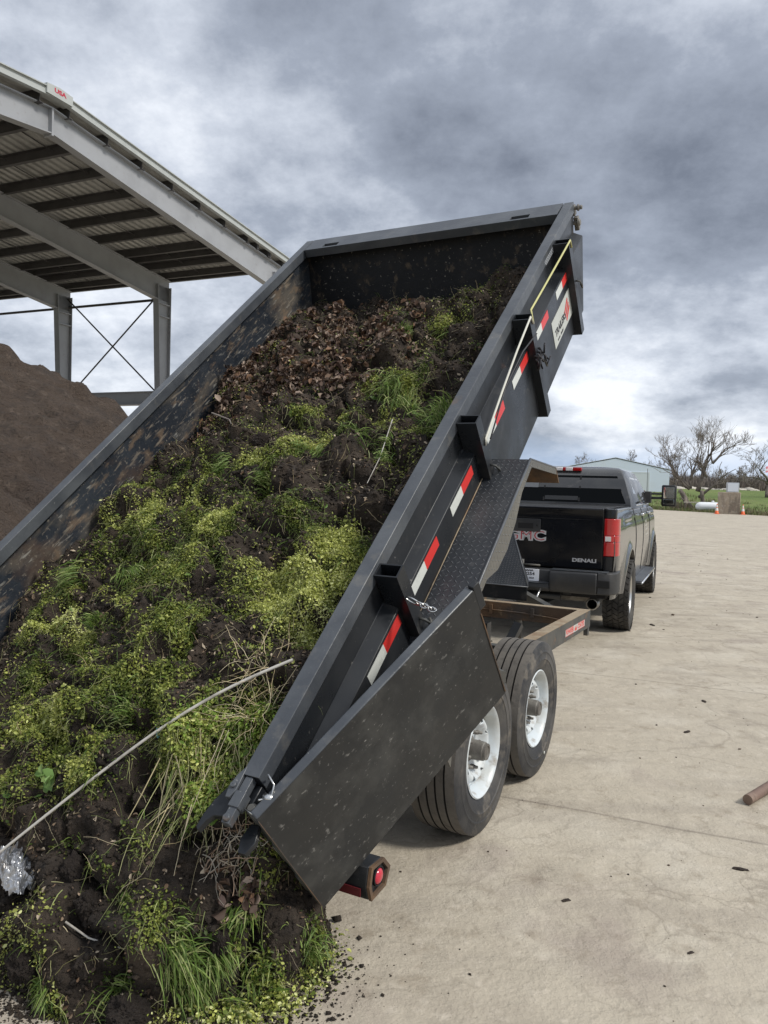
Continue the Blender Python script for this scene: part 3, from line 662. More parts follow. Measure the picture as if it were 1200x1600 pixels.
# side walls (constant section) -------------------------------------------------
for s, off in ((1, 0), (-1, -W)):
    sec = [(-.064, H), (0, H), (0, H-.062), (-.006, H-.062), (-.006, .448), (.055, .425), (.055, 0), (-.020, 0), (-.020, .02), (-.028, .02), (-.028, H-.062), (-.064, H-.062)]
    sec = [(off+s*x, z) for x, z in sec]
    bm = BM(); prism(bm, sec, 'y', 0, Lb)
    for v in bm.verts:
        if v.co.y > 1: v.co.y -= .34*max(0, 1-v.co.z/H)
    bm.faces.ensure_lookup_table(); bm.normal_update()
    for f in bm.faces:
        c_ = f.calc_center_median()
        if c_.z > H-.04: f.material_index = 1
        elif s*(c_.x-off) < -.02: f.material_index = 2
    obj('side_wall', bm, [M_blk, M_rail, M_in], bed, bevel=.004)
bm = BM(); box(bm, -W+.029, -.029, .005, Lb-.40, -.012, .012); obj('floor', bm, M_in, bed)
bm = BM()
for i in range(10): y = .15+i*.40; box(bm, -W+.03, -.03, y, y+.05, -.09, -.013)
for x in (-.52, -W+.46): box(bm, x, x+.06, .0, Lb-.5, -.19, -.091)
obj('floor_crossmembers', bm, M_frame, bed)
bm = BM(); box(bm, -W+.005, -.005, Lb-.052, Lb-.002, .0, H-.065)
for v in bm.verts: v.co.y -= .34*(1-v.co.z/H)
M_in2 = mat('shaded_bed_front', (.006, .007, .009), .55, 0, layers=[((.018, .018, .02), 2.5, 6, .5, .7, .6), ((.06, .045, .03), 5, 9, .58, .72, .5), ((.26, .24, .21), 42, 8, .63, .70, .7), ((.12, .09, .06), 12, 10, .58, .68, .5, (1, 1, .5, 0, .6, 0))], spec=.2, bump=(20, 6, .006))  # shade on the front wall is put into its near-black base
fw = obj('front_wall', bm, M_in2, bed)
# front top rail (wide flange) with its two stake slots
bm = BM(); y0, y1 = 4.145, Lb
for a_, b_ in ((-W+.071, -1.90), (-1.77, -.40), (-.27, -.071)): box(bm, a_, b_, y0, y1, H-.06, H)
for a_ in (-1.90, -.40): box(bm, a_, a_+.13, y0, y0+.018, H-.06, H); box(bm, a_, a_+.13, y0+.07, y1, H-.06, H)
bmesh.ops.remove_doubles(bm, verts=bm.verts, dist=1e-5)
obj('front_rail', bm, M_rail, bed)
bm = BM(); 
for a_ in (-1.90, -.40): box(bm, a_+.002, a_+.128, y0+.02, y0+.068, H-.058, H-.05)
obj('slot', bm, M_dark, bed)
# stake pockets -----------------------------------------------------------------
def post_bm():
    bm = BM(); a, b, wl = .098, .066, .006; z0, z1 = -.03, .598
    x0 = .002
    for (xa, xb, ya, yb) in ((x0, x0+wl, 0, b), (x0+a-wl, x0+a, 0, b), (x0+wl, x0+a-wl, 0, wl), (x0+wl, x0+a-wl, b-wl, b)): box(bm, xa, xb, ya, yb, z0, z1)
    box(bm, x0+wl, x0+a-wl, wl, b-wl, z0, z0+.005)
    bmesh.ops.remove_doubles(bm, verts=bm.verts, dist=1e-5)
    return bm
pm = None
for u in (.87, 1.84, 2.78, 3.71):
    if pm is None: pm = obj('stake_pocket', post_bm(), M_blk, bed, Matrix.Translation((0, u, 0)))
    else: c_ = pm.copy(); COL.objects.link(c_); c_.parent = bed; c_.matrix_basis = Matrix.Translation((0, u, 0))
# tie hooks on the posts
for u in (.87, 1.84, 2.78, 3.71):
    bm = BM(); tube(bm, [(.098, u+.04, .33), (.124, u+.04, .325), (.129, u+.055, .29), (.124, u+.075, .265), (.114, u+.085, .285)], .006, 8); obj('tie_hook', bm, M_frame, bed)
# reflective tape ----------------------------------------------------------------
for u0 in (.55, .99, 1.47, 2.00, 2.47, 2.93, 3.44):
    for nm, a_, b_, m_ in (('white_tape', u0, u0+.15, M_wht), ('red_tape', u0+.15, u0+.30, M_red)):
        bm = BM(); box(bm, .0555, .0568, a_, b_, .362, .413); obj(nm, bm, m_, bed)
# stickers -----------------------------------------------------------------------
M_stick = mat('white_sticker', (.48, .50, .47), .5, layers=[((.42, .43, .38), 12, 5, .5, .7, .6)]); M_ink = mat('dark_ink', (.03, .03, .035), .6); M_pale = mat('pale_ink', (.42, .44, .47), .6)
fs = lambda u, w, x=.0580: frame((0, 1, 0), (0, 0, 1), (1, 0, 0), (x, u, w))
bm = BM(); box(bm, .0555, .0570, 3.26, 3.72, .13, .305); st = obj('sticker', bm, M_stick, bed)
bm = BM()
for k in range(3):
    Mx = fs(3.60+.0*k, .245-.035*k) @ Matrix.Rotation(R(28), 4, 'Z'); box(bm, -.06+.012*k, .05+.012*k, -.009, .009, 0, .0006, M=Mx)
obj('red_stripes', bm, M_red, bed)
text('lettering', 'TRAILERS', .062, fs(3.43, .205), M_ink, bed, .0004, .0015)
text('lettering', 'www  dealer', .028, fs(3.40, .155), M_ink, bed, .0004)
bm = BM()
for z_ in (.585-.03, .585-.045-.03, ): pass
for (a_, b_, z_) in ((3.50, 3.80, .553), (3.50, 3.82, .541), (3.52, 3.79, .529)): box(bm, -.0085, -.0080, a_, b_, z_-.52+.50, z_-.52+.504) if False else box(bm, .0005, .0012, a_, b_, z_+.028, z_+.032)
obj('faded_lettering', bm, M_pale, bed)
# fender ------------------------------------------------------------------------
FW = .25
bm = BM(); th_ = .006
prof = [(.54, -.04), (.88, .27), (2.0, .27), (2.31, -.03)]
P2 = [(y, z-th_) for y, z in prof][::-1]
A = [bm.verts.new((.051, y, z)) for y, z in prof]; B = [bm.verts.new((.051+FW-.05, y, z)) for y, z in prof]
A2 = [bm.verts.new((.051, y, z-th_)) for y, z in prof]; B2 = [bm.verts.new((.051+FW-.05, y, z-th_)) for y, z in prof]
for i in range(3):
    bm.faces.new([A[i], B[i], B[i+1], A[i+1]]); bm.faces.new([A2[i], A2[i+1], B2[i+1], B2[i]]); bm.faces.new([A[i], A[i+1], A2[i+1], A2[i]])
bm.faces.new([A[0], A2[0], B2[0], B[0]]); bm.faces.new([A[3], B[3], B2[3], A2[3]])
obj('fender', bm, M_dp, bed)
bm = BM(); xo = .051+FW-.05
prism(bm, [(.54, -.045), (.88, .272), (2.0, .272), (2.31, -.028), (2.31, -.075), (1.985, .235), (1.80, .228), (1.66, .175), (1.50, .150), (1.36, .165), (1.24, .225), (.895, .232), (.54, -.09)], 'x', xo+.0005, xo+.006)
obj('fender_skirt', bm, M_dpdust, bed)
bm = BM(); tube(bm, [(xo+.002, .54, -.042), (xo+.002, .88, .272), (xo+.002, 2.0, .272), (xo+.002, 2.31, -.028)], .0065, 8)
obj('fender_bead', bm, M_rail, bed)
bm = BM(); tube(bm, [(.058, .93, .275), (.058, 1.98, .275)], .003, 6); obj('weld_line', bm, M_frametop, bed)
bm = BM(); box(bm, .051, xo+.007, 2.306, 2.313, -.13, -.03); obj('fender_lip', bm, M_rust, bed)
# front corner latch fittings on the top right corner
bm = BM(); box(bm, -.055, -.005, Lb+.0005, Lb+.05, H-.10, H-.035)
lathe(bm, [(0, .001), (0, .022), (.012, .022), (.012, .001)], 16, 'x', c=(.012, Lb+.018, H-.05)); lathe(bm, [(-.04, .014), (.045, .014), (.045, .001)], 12, 'x', c=(.0, Lb+.018, H-.05))
lathe(bm, [(0, .001), (0, .026), (.018, .020), (.018, .001)], 16, 'x', c=(.006, Lb+.005, H-.145)); lathe(bm, [(-.04, .014), (.02, .014)], 12, 'x', c=(.0, Lb+.005, H-.145)); box(bm, -.02, .01, Lb+.0005, Lb+.04, H-.2, H-.11)
obj('tarp_bracket', bm, M_hub, bed, bevel=.003)
# rear end: corner tube, hinge lugs, cam latch --------------------------------------
bm = BM(); box(bm, -.066, -.006, -.064, -.0005, .0, H-.045); obj('rear_corner_post', bm, M_blk, bed, bevel=.004)
bm = BM(); box(bm, -W+.006, -W+.066, -.064, -.0005, 0, H-.01); obj('rear_corner_post', bm, M_blk, bed, bevel=.004)
bm = BM(); tube(bm, [(.012, -.082, .02), (.012, -.082, .60)], .011, 12); 
for w_ in (.10, .30, .50): tube(bm, [(.012, -.082, w_), (.012, -.082, w_+.09)], .017, 12)
obj('hinge', bm, M_frame, bed)
bm = BM(); hook = [(.0, .01), (-.02, .01), (-.048, -.03), (-.072, -.085), (-.082, -.135), (-.082, -.175), (-.070, -.185), (-.060, -.150), (-.045, -.132), (-.02, -.128), (.0, -.12)]
prism(bm, [(x-.055, y) for x, y in hook], 'z', H-.05, H-.025); obj('cam_latch_plate', bm, M_blk, bed, bevel=.003)
bm = BM(); prism(bm, [(-.058, .03), (-.076, -.005), (-.084, -.045), (-.076, -.08), (-.062, -.078), (-.052, -.05)], 'z', H-.02, H+.002); lathe(bm, [(0, .001), (0, .010), (.008, .010), (.008, .001)], 12, 'z', c=(-.068, -.04, H+.002)); obj('latch_cam', bm, M_rail, bed, bevel=.002)
bm = BM(); box(bm, -.050, -.022, -.150, .0, H-.034, H-.006); lathe(bm, [(0, .001), (0, .014), (.010, .012), (.010, .001)], 6, 'z', c=(-.036, -.135, H-.006)); box(bm, -.055, -.017, -.10, -.05, H-.04, H-.001); obj('latch_bar', bm, M_rail, bed, bevel=.002)
bm = BM(); prism(bm, [(.02, -.10), (.035, -.15), (.02, -.19), (-.005, -.19), (-.02, -.15), (-.01, -.10)], 'z', H-.11, H-.09); obj('hinge_lug', bm, M_blk, bed, bevel=.002)
bm = BM(); tube(bm, [(.012, .02, H-.03), (.035, .012, H+.012), (.058, -.005, H-.005), (.060, -.035, H-.02), (.035, -.05, H-.02), (.03, -.06, H-.01)], .003, 6); tube(bm, [(-.01, -.09, H-.02), (.03, -.10, H-.02), (.045, -.07, H-.02)], .003, 6); lathe(bm, [(0, .001), (0, .014), (.03, .012), (.03, .001)], 8, 'x', c=(.035, -.04, H-.025)); obj('wire_pin', bm, M_chrome, bed)

# rear barn door swung round along the side --------------------------------------------
beta = .361
DM = BX_M @ Matrix.Translation((.020, -.100, .022)) @ Matrix.Rotation(-beta, 4, 'Z')
door = bpy.data.objects.new('barn_door', None); link(door, trailer, DM)
DL, DH = 1.02, .578
bm = BM(); bmesh.ops.create_grid(bm, x_segments=24, y_segments=14, size=.5)
for v in bm.verts:
    y_, z_ = (v.co.x+.5)*DL, (v.co.y+.5)*DH; dent = abs(.004*math.sin(y_*7)*math.sin(z_*9)+.003*math.sin(y_*17+z_*5))
    e_ = min(y_, DL-y_, z_, DH-z_); v.co = Vector((.0352+dent*min(1, e_/.12), y_, z_))
obj('door_skin', bm, M_door, door, smooth=60)
bm = BM(); box(bm, -.004, .034, 0, DL, DH-.045, DH+.002); obj('top_tube', bm, M_rail, door, bevel=.006)
bm = BM(); box(bm, -.004, .034, 0, DL, 0, .045); box(bm, -.004, .034, 0, .045, .0455, DH-.0455); box(bm, -.004, .034, DL-.045, DL, .0455, DH-.0455); box(bm, .003, .022, .0455, DL-.0455, .0455, DH-.0455); obj('door_frame', bm, M_frame, door, bevel=.004)
bm = BM(); box(bm, .008, .034, DL+.0005, DL+.035, .47, DH+.012); obj('door_lip', bm, M_blk, door, bevel=.003)
bm = BM(); box(bm, .0342, .0385, DL-.004, DL+.0005, .01, .46); obj('worn_edge', bm, M_rust, door)
bm = BM(); box(bm, .0342, .0372, -.0005, .002, .01, DH-.01); obj('worn_edge', bm, M_rust, door)
bm = BM(); prism(bm, [(0, .00), (.03, 0), (.045, .05), (.02, .085), (0, .08)], 'x', -.035, -.005, M=Matrix.Translation((0, DL+.02, -.02))); obj('door_catch', bm, M_frame, door)
# snap hook and chain holding the door to the post
bm = BM(); 
def link_loop(bm, c_, ux, uy, a, b, r): tube(bm, [Vector(c_)+Vector(ux)*math.cos(t)*a+Vector(uy)*math.sin(t)*b for t in [2*math.pi*i/14 for i in range(15)]], r, 6, caps=False)
p0, p1 = Vector((.118, .86, .50)), Vector((.235, .82, .50))
dr = (p1-p0).normalized(); sd_ = dr.cross(Vector((0, 0, 1))).normalized(); ud = dr.cross(sd_)
link_loop(bm, p0.lerp(p1, .22), dr, ud, .034, .014, .0035)
for i, f in enumerate((.52, .68, .84, 1.0)): link_loop(bm, p0.lerp(p1, f), dr, (sd_ if i % 2 else ud), .018, .010, .003)
obj('door_chain', bm, M_chrome, bed)

# chassis ----------------------------------------------------------------------------
bm = BM()
for a_, b_ in ((-.215, -.125), (-2.0, -1.91)):
    box(bm, a_, b_, .30, 4.36, .500, .508); box(bm, a_, b_, .30, 4.36, .632, .640)
    (xw, xv) = ((b_-.008, b_) if a_ > -1 else (a_, a_+.008)); box(bm, xw, xv, .30, 4.36, .5085, .6315)
    box(bm, a_+.003 if a_ > -1 else b_-.011, a_+.011 if a_ > -1 else b_-.003, .30, 4.36, .5085, .6315)
obj('frame_rail', bm, M_frame, trailer)
bm = BM(); box(bm, -.213, -.127, .32, 4.36, .6403, .6445); box(bm, -1.998, -1.912, .32, 4.36, .6403, .6445); box(bm, -1.911, -.216, 4.275, 4.36, .6403, .6445); obj('frame_cap', bm, M_frametop, trailer)
bm = BM(); box(bm, -1.909, -.217, 4.27, 4.36, .502, .638); obj('front_crossmember', bm, M_rust, trailer)
bm = BM(); tube(bm, [(-1.9, 4.262, .585), (-1.3, 4.262, .575), (-.7, 4.262, .57), (-.45, 4.262, .555), (-.22, 4.262, .53)], .006, 6)
for x in (-1.0, -.62): box(bm, x, x+.03, 4.255, 4.2695, .535, .62)
obj('brake_wire', bm, M_rust, trailer)
bm = BM()
for y in (.35, 1.65, 2.55): box(bm, -1.909, -.217, y, y+.07, .515, .62)
for x in (-1.45,): box(bm, x, x+.07, 1.72, 4.268, .52, .615)
obj('crossmember', bm, M_frame, trailer)
bm = BM(); box(bm, -.165, -.13, 4.30, 4.352, .43, .4995); obj('step_bracket', bm, M_frame, trailer)
bm = BM(); box(bm, -1.99, -1.955, 4.30, 4.352, .43, .4995); obj('step_bracket', bm, M_frame, trailer)
# scissor hoist
bm = BM()
for x in (-.95, -1.2):
    Mh = Matrix.Translation((x, 3.45, .55)) @ Matrix.Rotation(R(118), 4, 'X'); box(bm, -.03, .03, 0, 1.35, -.045, .045, M=Mh)
    Mh = Matrix.Translation((x, 2.2, .58)) @ Matrix.Rotation(R(52), 4, 'X'); box(bm, -.03, .03, 0, 1.05, -.045, .045, M=Mh)
obj('hoist_arm', bm, M_blk, trailer, bevel=.004)
bm = BM(); tube(bm, [(-1.07, 3.5, .45), (-1.07, 3.0, .95)], .055, 16); tube(bm, [(-1.07, 3.0, .95), (-1.07, 2.75, 1.2)], .03, 12); obj('hydraulic_cylinder', bm, M_blk, trailer)
bm = BM(); Mh = Matrix.Translation((-.62, 3.9, .50)) @ Matrix.Rotation(R(-38), 4, 'X') @ Matrix.Rotation(R(12), 4, 'Y'); box(bm, -.035, .035, -.03, .03, -.34, .04, M=Mh); box(bm, -1.0, -.9, 3.95, 4.05, .28, .50); box(bm, -1.08, -.82, 3.9, 4.1, .27, .285)
obj('spare_stand', bm, M_blk, trailer)
# suspension: hangers, springs, axles, mud-splashed bracket between the wheels
bm = BM()
for y in (1.226, 2.086):
    tube(bm, [(-.01, y, .388), (-2.11, y, .388)], .038, 12)
obj('axle', bm, M_frame, trailer)
for x in (-.17, -1.955):
    bm = BM()
    for y in (.78, 1.656, 2.53): box(bm, x-.03, x+.03, y-.04, y+.04, .40, .4995)
    for y in (1.226, 2.086):
        for k in range(4): box(bm, x-.022, x+.022, y-.40+k*.07, y+.40-k*.07, .432-k*.009, .4395-k*.009)
    obj('leaf_spring', bm, M_frame, trailer)
bm = BM(); prism(bm, [(1.40, .50), (1.56, .50), (1.56, .60), (1.47, .66), (1.40, .62)], 'x', -.10, -.06); box(bm, -.124, -.06, 1.38, 1.58, .48, .499); lathe(bm, [(0, .001), (0, .05), (.05, .042), (.05, .001)], 14, 'x', c=(-.06, 1.46, .56)); obj('mud_bracket', bm, M_hub, trailer, M=Matrix.Translation((0, .18, 0)), bevel=.004)
# wheels
def wheel_tyre(Rr, Wd, rim_r, grooves, bead=.03):
    h_ = Wd/2; pr = []
    pr += [(-h_*.62, rim_r), (-h_*.95, rim_r+.035), (-h_*1.02, (Rr+rim_r)/2), (-h_*1.0, Rr-.045), (-h_*.97, Rr-.016)]
    n = 4; gw = .0045; ys_ = np.linspace(-h_*.90, h_*.90, grooves+2)[1:-1]
    tr = [(-h_*.92, Rr-.004, 0)]
    for y in ys_: tr += [(y-gw, Rr, 0), (y-gw*.9, Rr-.011, 1), (y+gw*.9, Rr-.011, 1), (y+gw, Rr, 0)]
    tr += [(h_*.92, Rr-.004, 0)]
    return pr, tr, [(h_*.97, Rr-.016), (h_*1.0, Rr-.045), (h_*1.02, Rr-.055), (h_*1.035, Rr-.058), (h_*1.035, Rr-.064), (h_*1.02, Rr-.067), (h_*1.03, (Rr+rim_r)/2-.01), (h_*1.04, (Rr+rim_r)/2-.012), (h_*1.04, (Rr+rim_r)/2-.017), (h_*1.01, (Rr+rim_r)/2-.02), (h_*.95, rim_r+.035), (h_*.84, rim_r+.012), (h_*.62, rim_r)]
def add_wheel(parent, M):
    w = bpy.data.objects.new('wheel', None); link(w, parent, M)
    a_, t_, b_ = wheel_tyre(.387, .245, .213, 4)
    bm = BM(); full = [(x, r) for x, r in a_]+[(x, r) for x, r, g in t_]+b_; lathe(bm, full, 96, 'x')
    bm.faces.ensure_lookup_table()
    na = len(a_); k = 0
    segs = len(full)-1
    for i in range(segs):
        for s_ in range(96):
            f = bm.faces[i*96+s_]
            if na-1 <= i < na+len(t_)-1: f.material_index = 1
            if na-1 <= i < na+len(t_)-1 and i-na+1 >= 0 and i < na+len(t_)-1:
                g0 = t_[i-na][2] if 0 <= i-na < len(t_) else 0; g1 = t_[i-na+1][2] if i-na+1 < len(t_) else 0
                if g0 or g1: f.material_index = 2
    obj('tyre', bm, [M_tyre, M_tread, M_groove], w, smooth=30)
    # rim barrel
    bm = BM(); lathe(bm, [(.095, .214), (.106, .222), (.110, .216), (.102, .205), (.085, .198), (.070, .192), (.048, .186), (-.08, .183), (-.10, .214)], 72, 'x'); obj('rim', bm, M_white, w, smooth=50)
    # disc with eight hand holes: polar grid with the holes cut out
    NA, NR = 160, 22; bm = BM(); r0, r1 = .060, .188
    def xd(r): return .034 + .044*math.exp(-((r-.135)/.034)**2) - .0*r
    gv = [[None]*NA for _ in range(NR+1)]
    hc = [(.148, 2*math.pi*(k+.5)/8, .021, .018) for k in range(8)]
    hc = [(.142, 2*math.pi*(k+.5)/8, .023, .019) for k in range(8)]
    hc += [(.098, 2*math.pi*k/8, .0075, .0075) for k in range(0)]
    for i in range(NR+1):
        r = r0+(r1-r0)*i/NR
        for j in range(NA):
            t = 2*math.pi*j/NA; y, z = r*math.cos(t), r*math.sin(t)
            gv[i][j] = [y, z, False]
    def inside(y, z, k=1.0):
        for (hr, ht, ha, hb) in hc:
            cy, cz = hr*math.cos(ht), hr*math.sin(ht); dy, dz = y-cy, z-cz
            er = dy*math.cos(ht)+dz*math.sin(ht); et = -dy*math.sin(ht)+dz*math.cos(ht)
            w_ = hb*(1.0+er/ha*.45)
            q_ = math.hypot(er/ha, et/w_)
            if q_ < 1: return (hr, ht, ha, hb, er, et, w_, q_)
        return None
    for i in range(NR+1):
        for j in range(NA):
            y, z, _ = gv[i][j]; h_ = inside(y, z)
            if h_ and h_[7] > .55:
                hr, ht, ha, hb, er, et, w_, q_ = h_; er /= q_; et /= q_
                gv[i][j] = [hr*math.cos(ht)+er*math.cos(ht)-et*math.sin(ht), hr*math.sin(ht)+er*math.sin(ht)+et*math.cos(ht), False]
            elif h_: gv[i][j][2] = True
    vs = [[bm.verts.new((xd(math.hypot(g[0], g[1])), g[0], g[1])) for g in row] for row in gv]
    for i in range(NR):
        for j in range(NA):
            q4 = [(i, j), (i+1, j), (i+1, (j+1) % NA), (i, (j+1) % NA)]
            if any(gv[a][b][2] for a, b in q4): continue
            try: bm.faces.new([vs[a][b] for a, b in q4])
            except ValueError: pass
    bmesh.ops.delete(bm, geom=[v for v in bm.verts if not v.link_faces], context='VERTS')
    d = obj('disc', bm, M_white, w, smooth=40); so = d.modifiers.new('solid', 'SOLIDIFY'); so.thickness = .007; so.offset = -1
    bm = BM(); lathe(bm, [(-.05, .17), (-.05, .001)], 40, 'x'); lathe(bm, [(-.09, .16), (-.05, .165)], 40, 'x'); obj('brake_drum', bm, M_dark, w)
    bm = BM(); lathe(bm, [(.033, .060), (.040, .054), (.046, .048), (.108, .045), (.112, .041), (.124, .039), (.124, .029), (.120, .027), (.120, .001)], 32, 'x'); obj('hub', bm, M_hub, w, smooth=35)
    for k in range(8):
        t = 2*math.pi*k/8; bm = BM(); lathe(bm, [(xd(.09)-.002, .013), (xd(.09)+.010, .012), (xd(.09)+.018, .008), (xd(.09)+.032, .007), (xd(.09)+.032, .001)], 6, 'x', c=(0, .088*math.cos(t), .088*math.sin(t))); obj('lug_nut', bm, M_hub, w)
    return w
for s, x in ((1, .005), (-1, -W-.005)):
    for y, rot in ((1.226, .1), (2.086, .5)):
        wh_ = add_wheel(trailer, Matrix.Translation((x, y, .388)) @ (Matrix.Identity(4) if s > 0 else Matrix.Rotation(math.pi, 4, 'Z')) @ Matrix.Rotation(rot, 4, 'X'))
bm = BM(); lathe(bm, [(.1275, .001), (.1275, .009), (.130, .009), (.130, .001)], 12, 'x', c=(.005, 2.086+.10, .388-.285)); obj('paint_dot', bm, M_wht, trailer)
# rear light bar
bm = BM(); sec = [(.115, .325), (.205, .325), (.235, .285), (.235, .245), (.205, .225), (.115, .225), (.08, .275)]
sec = [(.05, .335), (.14, .335), (.19, .285), (.16, .225), (.055, .215), (.035, .27)]
prism(bm, sec, 'x', -2.25, .14); bar = obj('rear_light_bar', bm, M_blk, trailer, bevel=.005)
bm = BM(); 
o_ = [(y, z) for y, z in sec]; cy, cz = sum(p[0] for p in o_)/6, sum(p[1] for p in o_)/6
inn = [((y-cy)*.78+cy, (z-cz)*.78+cz) for y, z in o_]
A = [bm.verts.new((.1405, y, z)) for y, z in o_]; B = [bm.verts.new((.152, y, z)) for y, z in o_]; C_ = [bm.verts.new((.152, y, z)) for y, z in inn]; D_ = [bm.verts.new((.1405, y, z)) for y, z in inn]
for i in range(6):
    j = (i+1) % 6; bm.faces.new([A[i], A[j], B[j], B[i]]); bm.faces.new([B[i], B[j], C_[j], C_[i]]); bm.faces.new([C_[i], C_[j], D_[j], D_[i]])
obj('light_bezel', bm, M_rust, trailer)
bm = BM(); lathe(bm, [(.1410, .001), (.1410, .034), (.149, .034), (.149, .030), (.1415, .029)], 28, 'x', c=(0, .112, .278)); obj('light_rim', bm, M_dark, trailer)
bm = BM(); lathe(bm, [(.142, .028), (.150, .026), (.155, .016), (.156, .001)], 28, 'x', c=(0, .112, .278)); obj('tail_light', bm, M_lens, trailer, smooth=60)
bm = BM(); box(bm, -.45, .12, .028, .033, .233, .262, M=Matrix.Identity(4)); obj('red_tape', bm, mat('dull_red', (.10, .012, .016), .4), trailer)
bm = BM(); prism(bm, [(.03, .40), (.16, .40), (.16, .337), (.03, .337)], 'x', -1.95, -.20); box(bm, -.26, -.16, .12, .34, .337, .52); box(bm, -1.97, -1.87, .12, .34, .337, .52); obj('rear_bracket', bm, M_frame, trailer, bevel=.004)
# tongue, coupler, tool box
HX, HY = .0, 0.0
truck_M = Matrix.Translation((2.0664, 9.6505, 0)) @ Matrix.Rotation(-.403, 4, 'Z')
ball = TL_M.inverted() @ truck_M @ Vector((0, -1.56, .58))
bm = BM()
def bar(bm, a, b, w, h):
    a, b = Vector(a), Vector(b); d = b-a; ang = math.atan2(d.x, d.y); Mx = Matrix.Translation(a) @ Matrix.Rotation(-ang, 4, 'Z') @ Matrix.Rotation(math.atan2(d.z, math.hypot(d.x, d.y)), 4, 'X'); box(bm, -w/2, w/2, 0, d.length, -h/2, h/2, M=Mx)
for x in (-.45, -1.67): bar(bm, (x, 4.362, .57), (ball.x+(.05 if x > -1 else -.05), ball.y-.18, .57), .07, .12)
bar(bm, (ball.x, ball.y-.30, .60), (ball.x, ball.y+.05, .62), .10, .09)
obj('tongue', bm, M_frame, trailer, bevel=.003)
bm = BM(); tube(bm, [(ball.x+.16, ball.y-.42, .10), (ball.x+.16, ball.y-.42, .95)], .035, 12); box(bm, ball.x+.06, ball.x+.26, ball.y-.52, ball.y-.32, .07, .085); tube(bm, [(ball.x+.195, ball.y-.42, .9), (ball.x+.36, ball.y-.42, .9)], .009, 8); obj('tongue_jack', bm, M_frame, trailer)
bm = BM(); pts = [Vector((ball.x+.1, ball.y-.3, .58)).lerp(Vector((ball.x+.22, ball.y+.1, .60)), f)+Vector((0, 0, -.18*math.sin(math.pi*f))) for f in [i/8 for i in range(9)]]; tube(bm, pts, .010, 8); obj('safety_chain', bm, M_chrome, trailer)
tb = bpy.data.objects.new('tool_box', None); link(tb, trailer)
yb0, yb1 = 4.46, 4.98; xr, xl = -.72, -1.40
bm = BM(); v0 = [(-.72, 4.46), (-.90, 5.0), (-1.22, 5.0), (-1.40, 4.46)]
prism(bm, v0, 'z', .647, .775); obj('box_base', bm, M_blk, tb, bevel=.003)
bm = BM()
T0, T1, T2, T3 = (-.705, 4.44, .778), (-1.00, 4.80, 1.30), (-1.12, 4.80, 1.30), (-1.415, 4.44, .778)
K0, K1 = (-.885, 5.02, .778), (-1.235, 5.02, .778)
vs = [bm.verts.new(p) for p in (T0, T1, T2, T3, K0, K1)]
bm.faces.new([vs[0], vs[1], vs[2], vs[3]]); bm.faces.new([vs[0], vs[4], vs[1]]); bm.faces.new([vs[3], vs[2], vs[5]]); bm.faces.new([vs[1], vs[4], vs[5], vs[2]]); bm.faces.new([vs[0], vs[3], vs[5], vs[4]])
obj('lid', bm, M_dp2, tb)
bm = BM(); tube(bm, [T0, T1], .006, 6); tube(bm, [T3, T2], .006, 6); tube(bm, [T0, T3], .006, 6); obj('lid_edge', bm, M_rail, tb)
# sticker on the frame rail
xs_ = -.1245
bm = BM(); box(bm, xs_, xs_+.0012, 3.56, 4.16, .535, .590); sk = obj('sticker', bm, M_stick, trailer)
bm = BM(); 
for a_, b_, c_, d_ in ((3.56, 3.80, .586, .590), (3.56, 3.80, .535, .539), (3.93, 4.16, .586, .590), (3.93, 4.16, .535, .539)): box(bm, xs_+.0013, xs_+.0019, a_, b_, c_, d_)
prism(bm, [(3.83, .543), (3.845, .582), (3.86, .556), (3.875, .586), (3.89, .552), (3.905, .578), (3.90, .543)], 'x', xs_+.0013, xs_+.0019)
obj('sticker_border', bm, M_red, trailer)
fr_ = lambda u: frame((0, 1, 0), (0, 0, 1), (1, 0, 0), (xs_+.0016, u, .5625))
text('lettering', 'POWDER', .048, fr_(3.688), M_red, trailer, .0003, .0018, 1.12)
text('lettering', 'COATED', .048, fr_(4.035), M_red, trailer, .0003, .0018, 1.12)

# elastic cords hooked along the posts: two things that hang on the trailer ----------
BW = TL_M @ BX_M
M_cordY = mat('yellow_cord', (.52, .50, .22), .7); M_cordW = mat('white_cord', (.58, .57, .50), .7)
def cord(name, pts, m, label, r=.0055):
    bm = BM(); tube(bm, [BW @ Vector(p) for p in pts], r, 8); o = obj(name, bm, m); return tag(o, label, 'cord')
cord('elastic_cord', [(.103, 3.75, .55), (.103, 3.74, .60), (.104, 3.5, .608), (.100, 3.1, .615), (.090, 2.86, .61), (.103, 2.82, .585), (.104, 2.82, .55)], M_cordY, 'taut yellow cord strung between the two uppermost posts of the trailer bed')
cord('elastic_cord', [(.104, 2.82, .55), (.105, 2.79, .605), (.105, 2.50, .575), (.105, 2.2, .53), (.105, 1.89, .475), (.104, 1.87, .45)], M_cordW, 'pale cord running down to the third post from the front of the bed')
cord('elastic_cord', [(.118, 2.80, .50), (.090, 2.62, .50), (.085, 2.3, .49), (.118, 1.91, .46)], M_ink, 'thin black strap stretched below the pale cord on the bed side', .004)
bm = BM()
for i in range(14):
    p = Vector((.122+random.uniform(-.010, .02), 2.80+random.uniform(-.05, .05), .37+random.uniform(-.05, .06)))
    tube(bm, [BW @ p, BW @ (p+Vector((random.uniform(-.02, .02), random.uniform(-.03, .03), -.05))), BW @ (p+Vector((random.uniform(-.03, .03), random.uniform(-.04, .04), -.01)))], .005, 6)
tag(obj('strap_bundle', bm, M_ink), 'tangle of black strap ends on the second post from the front', 'strap')

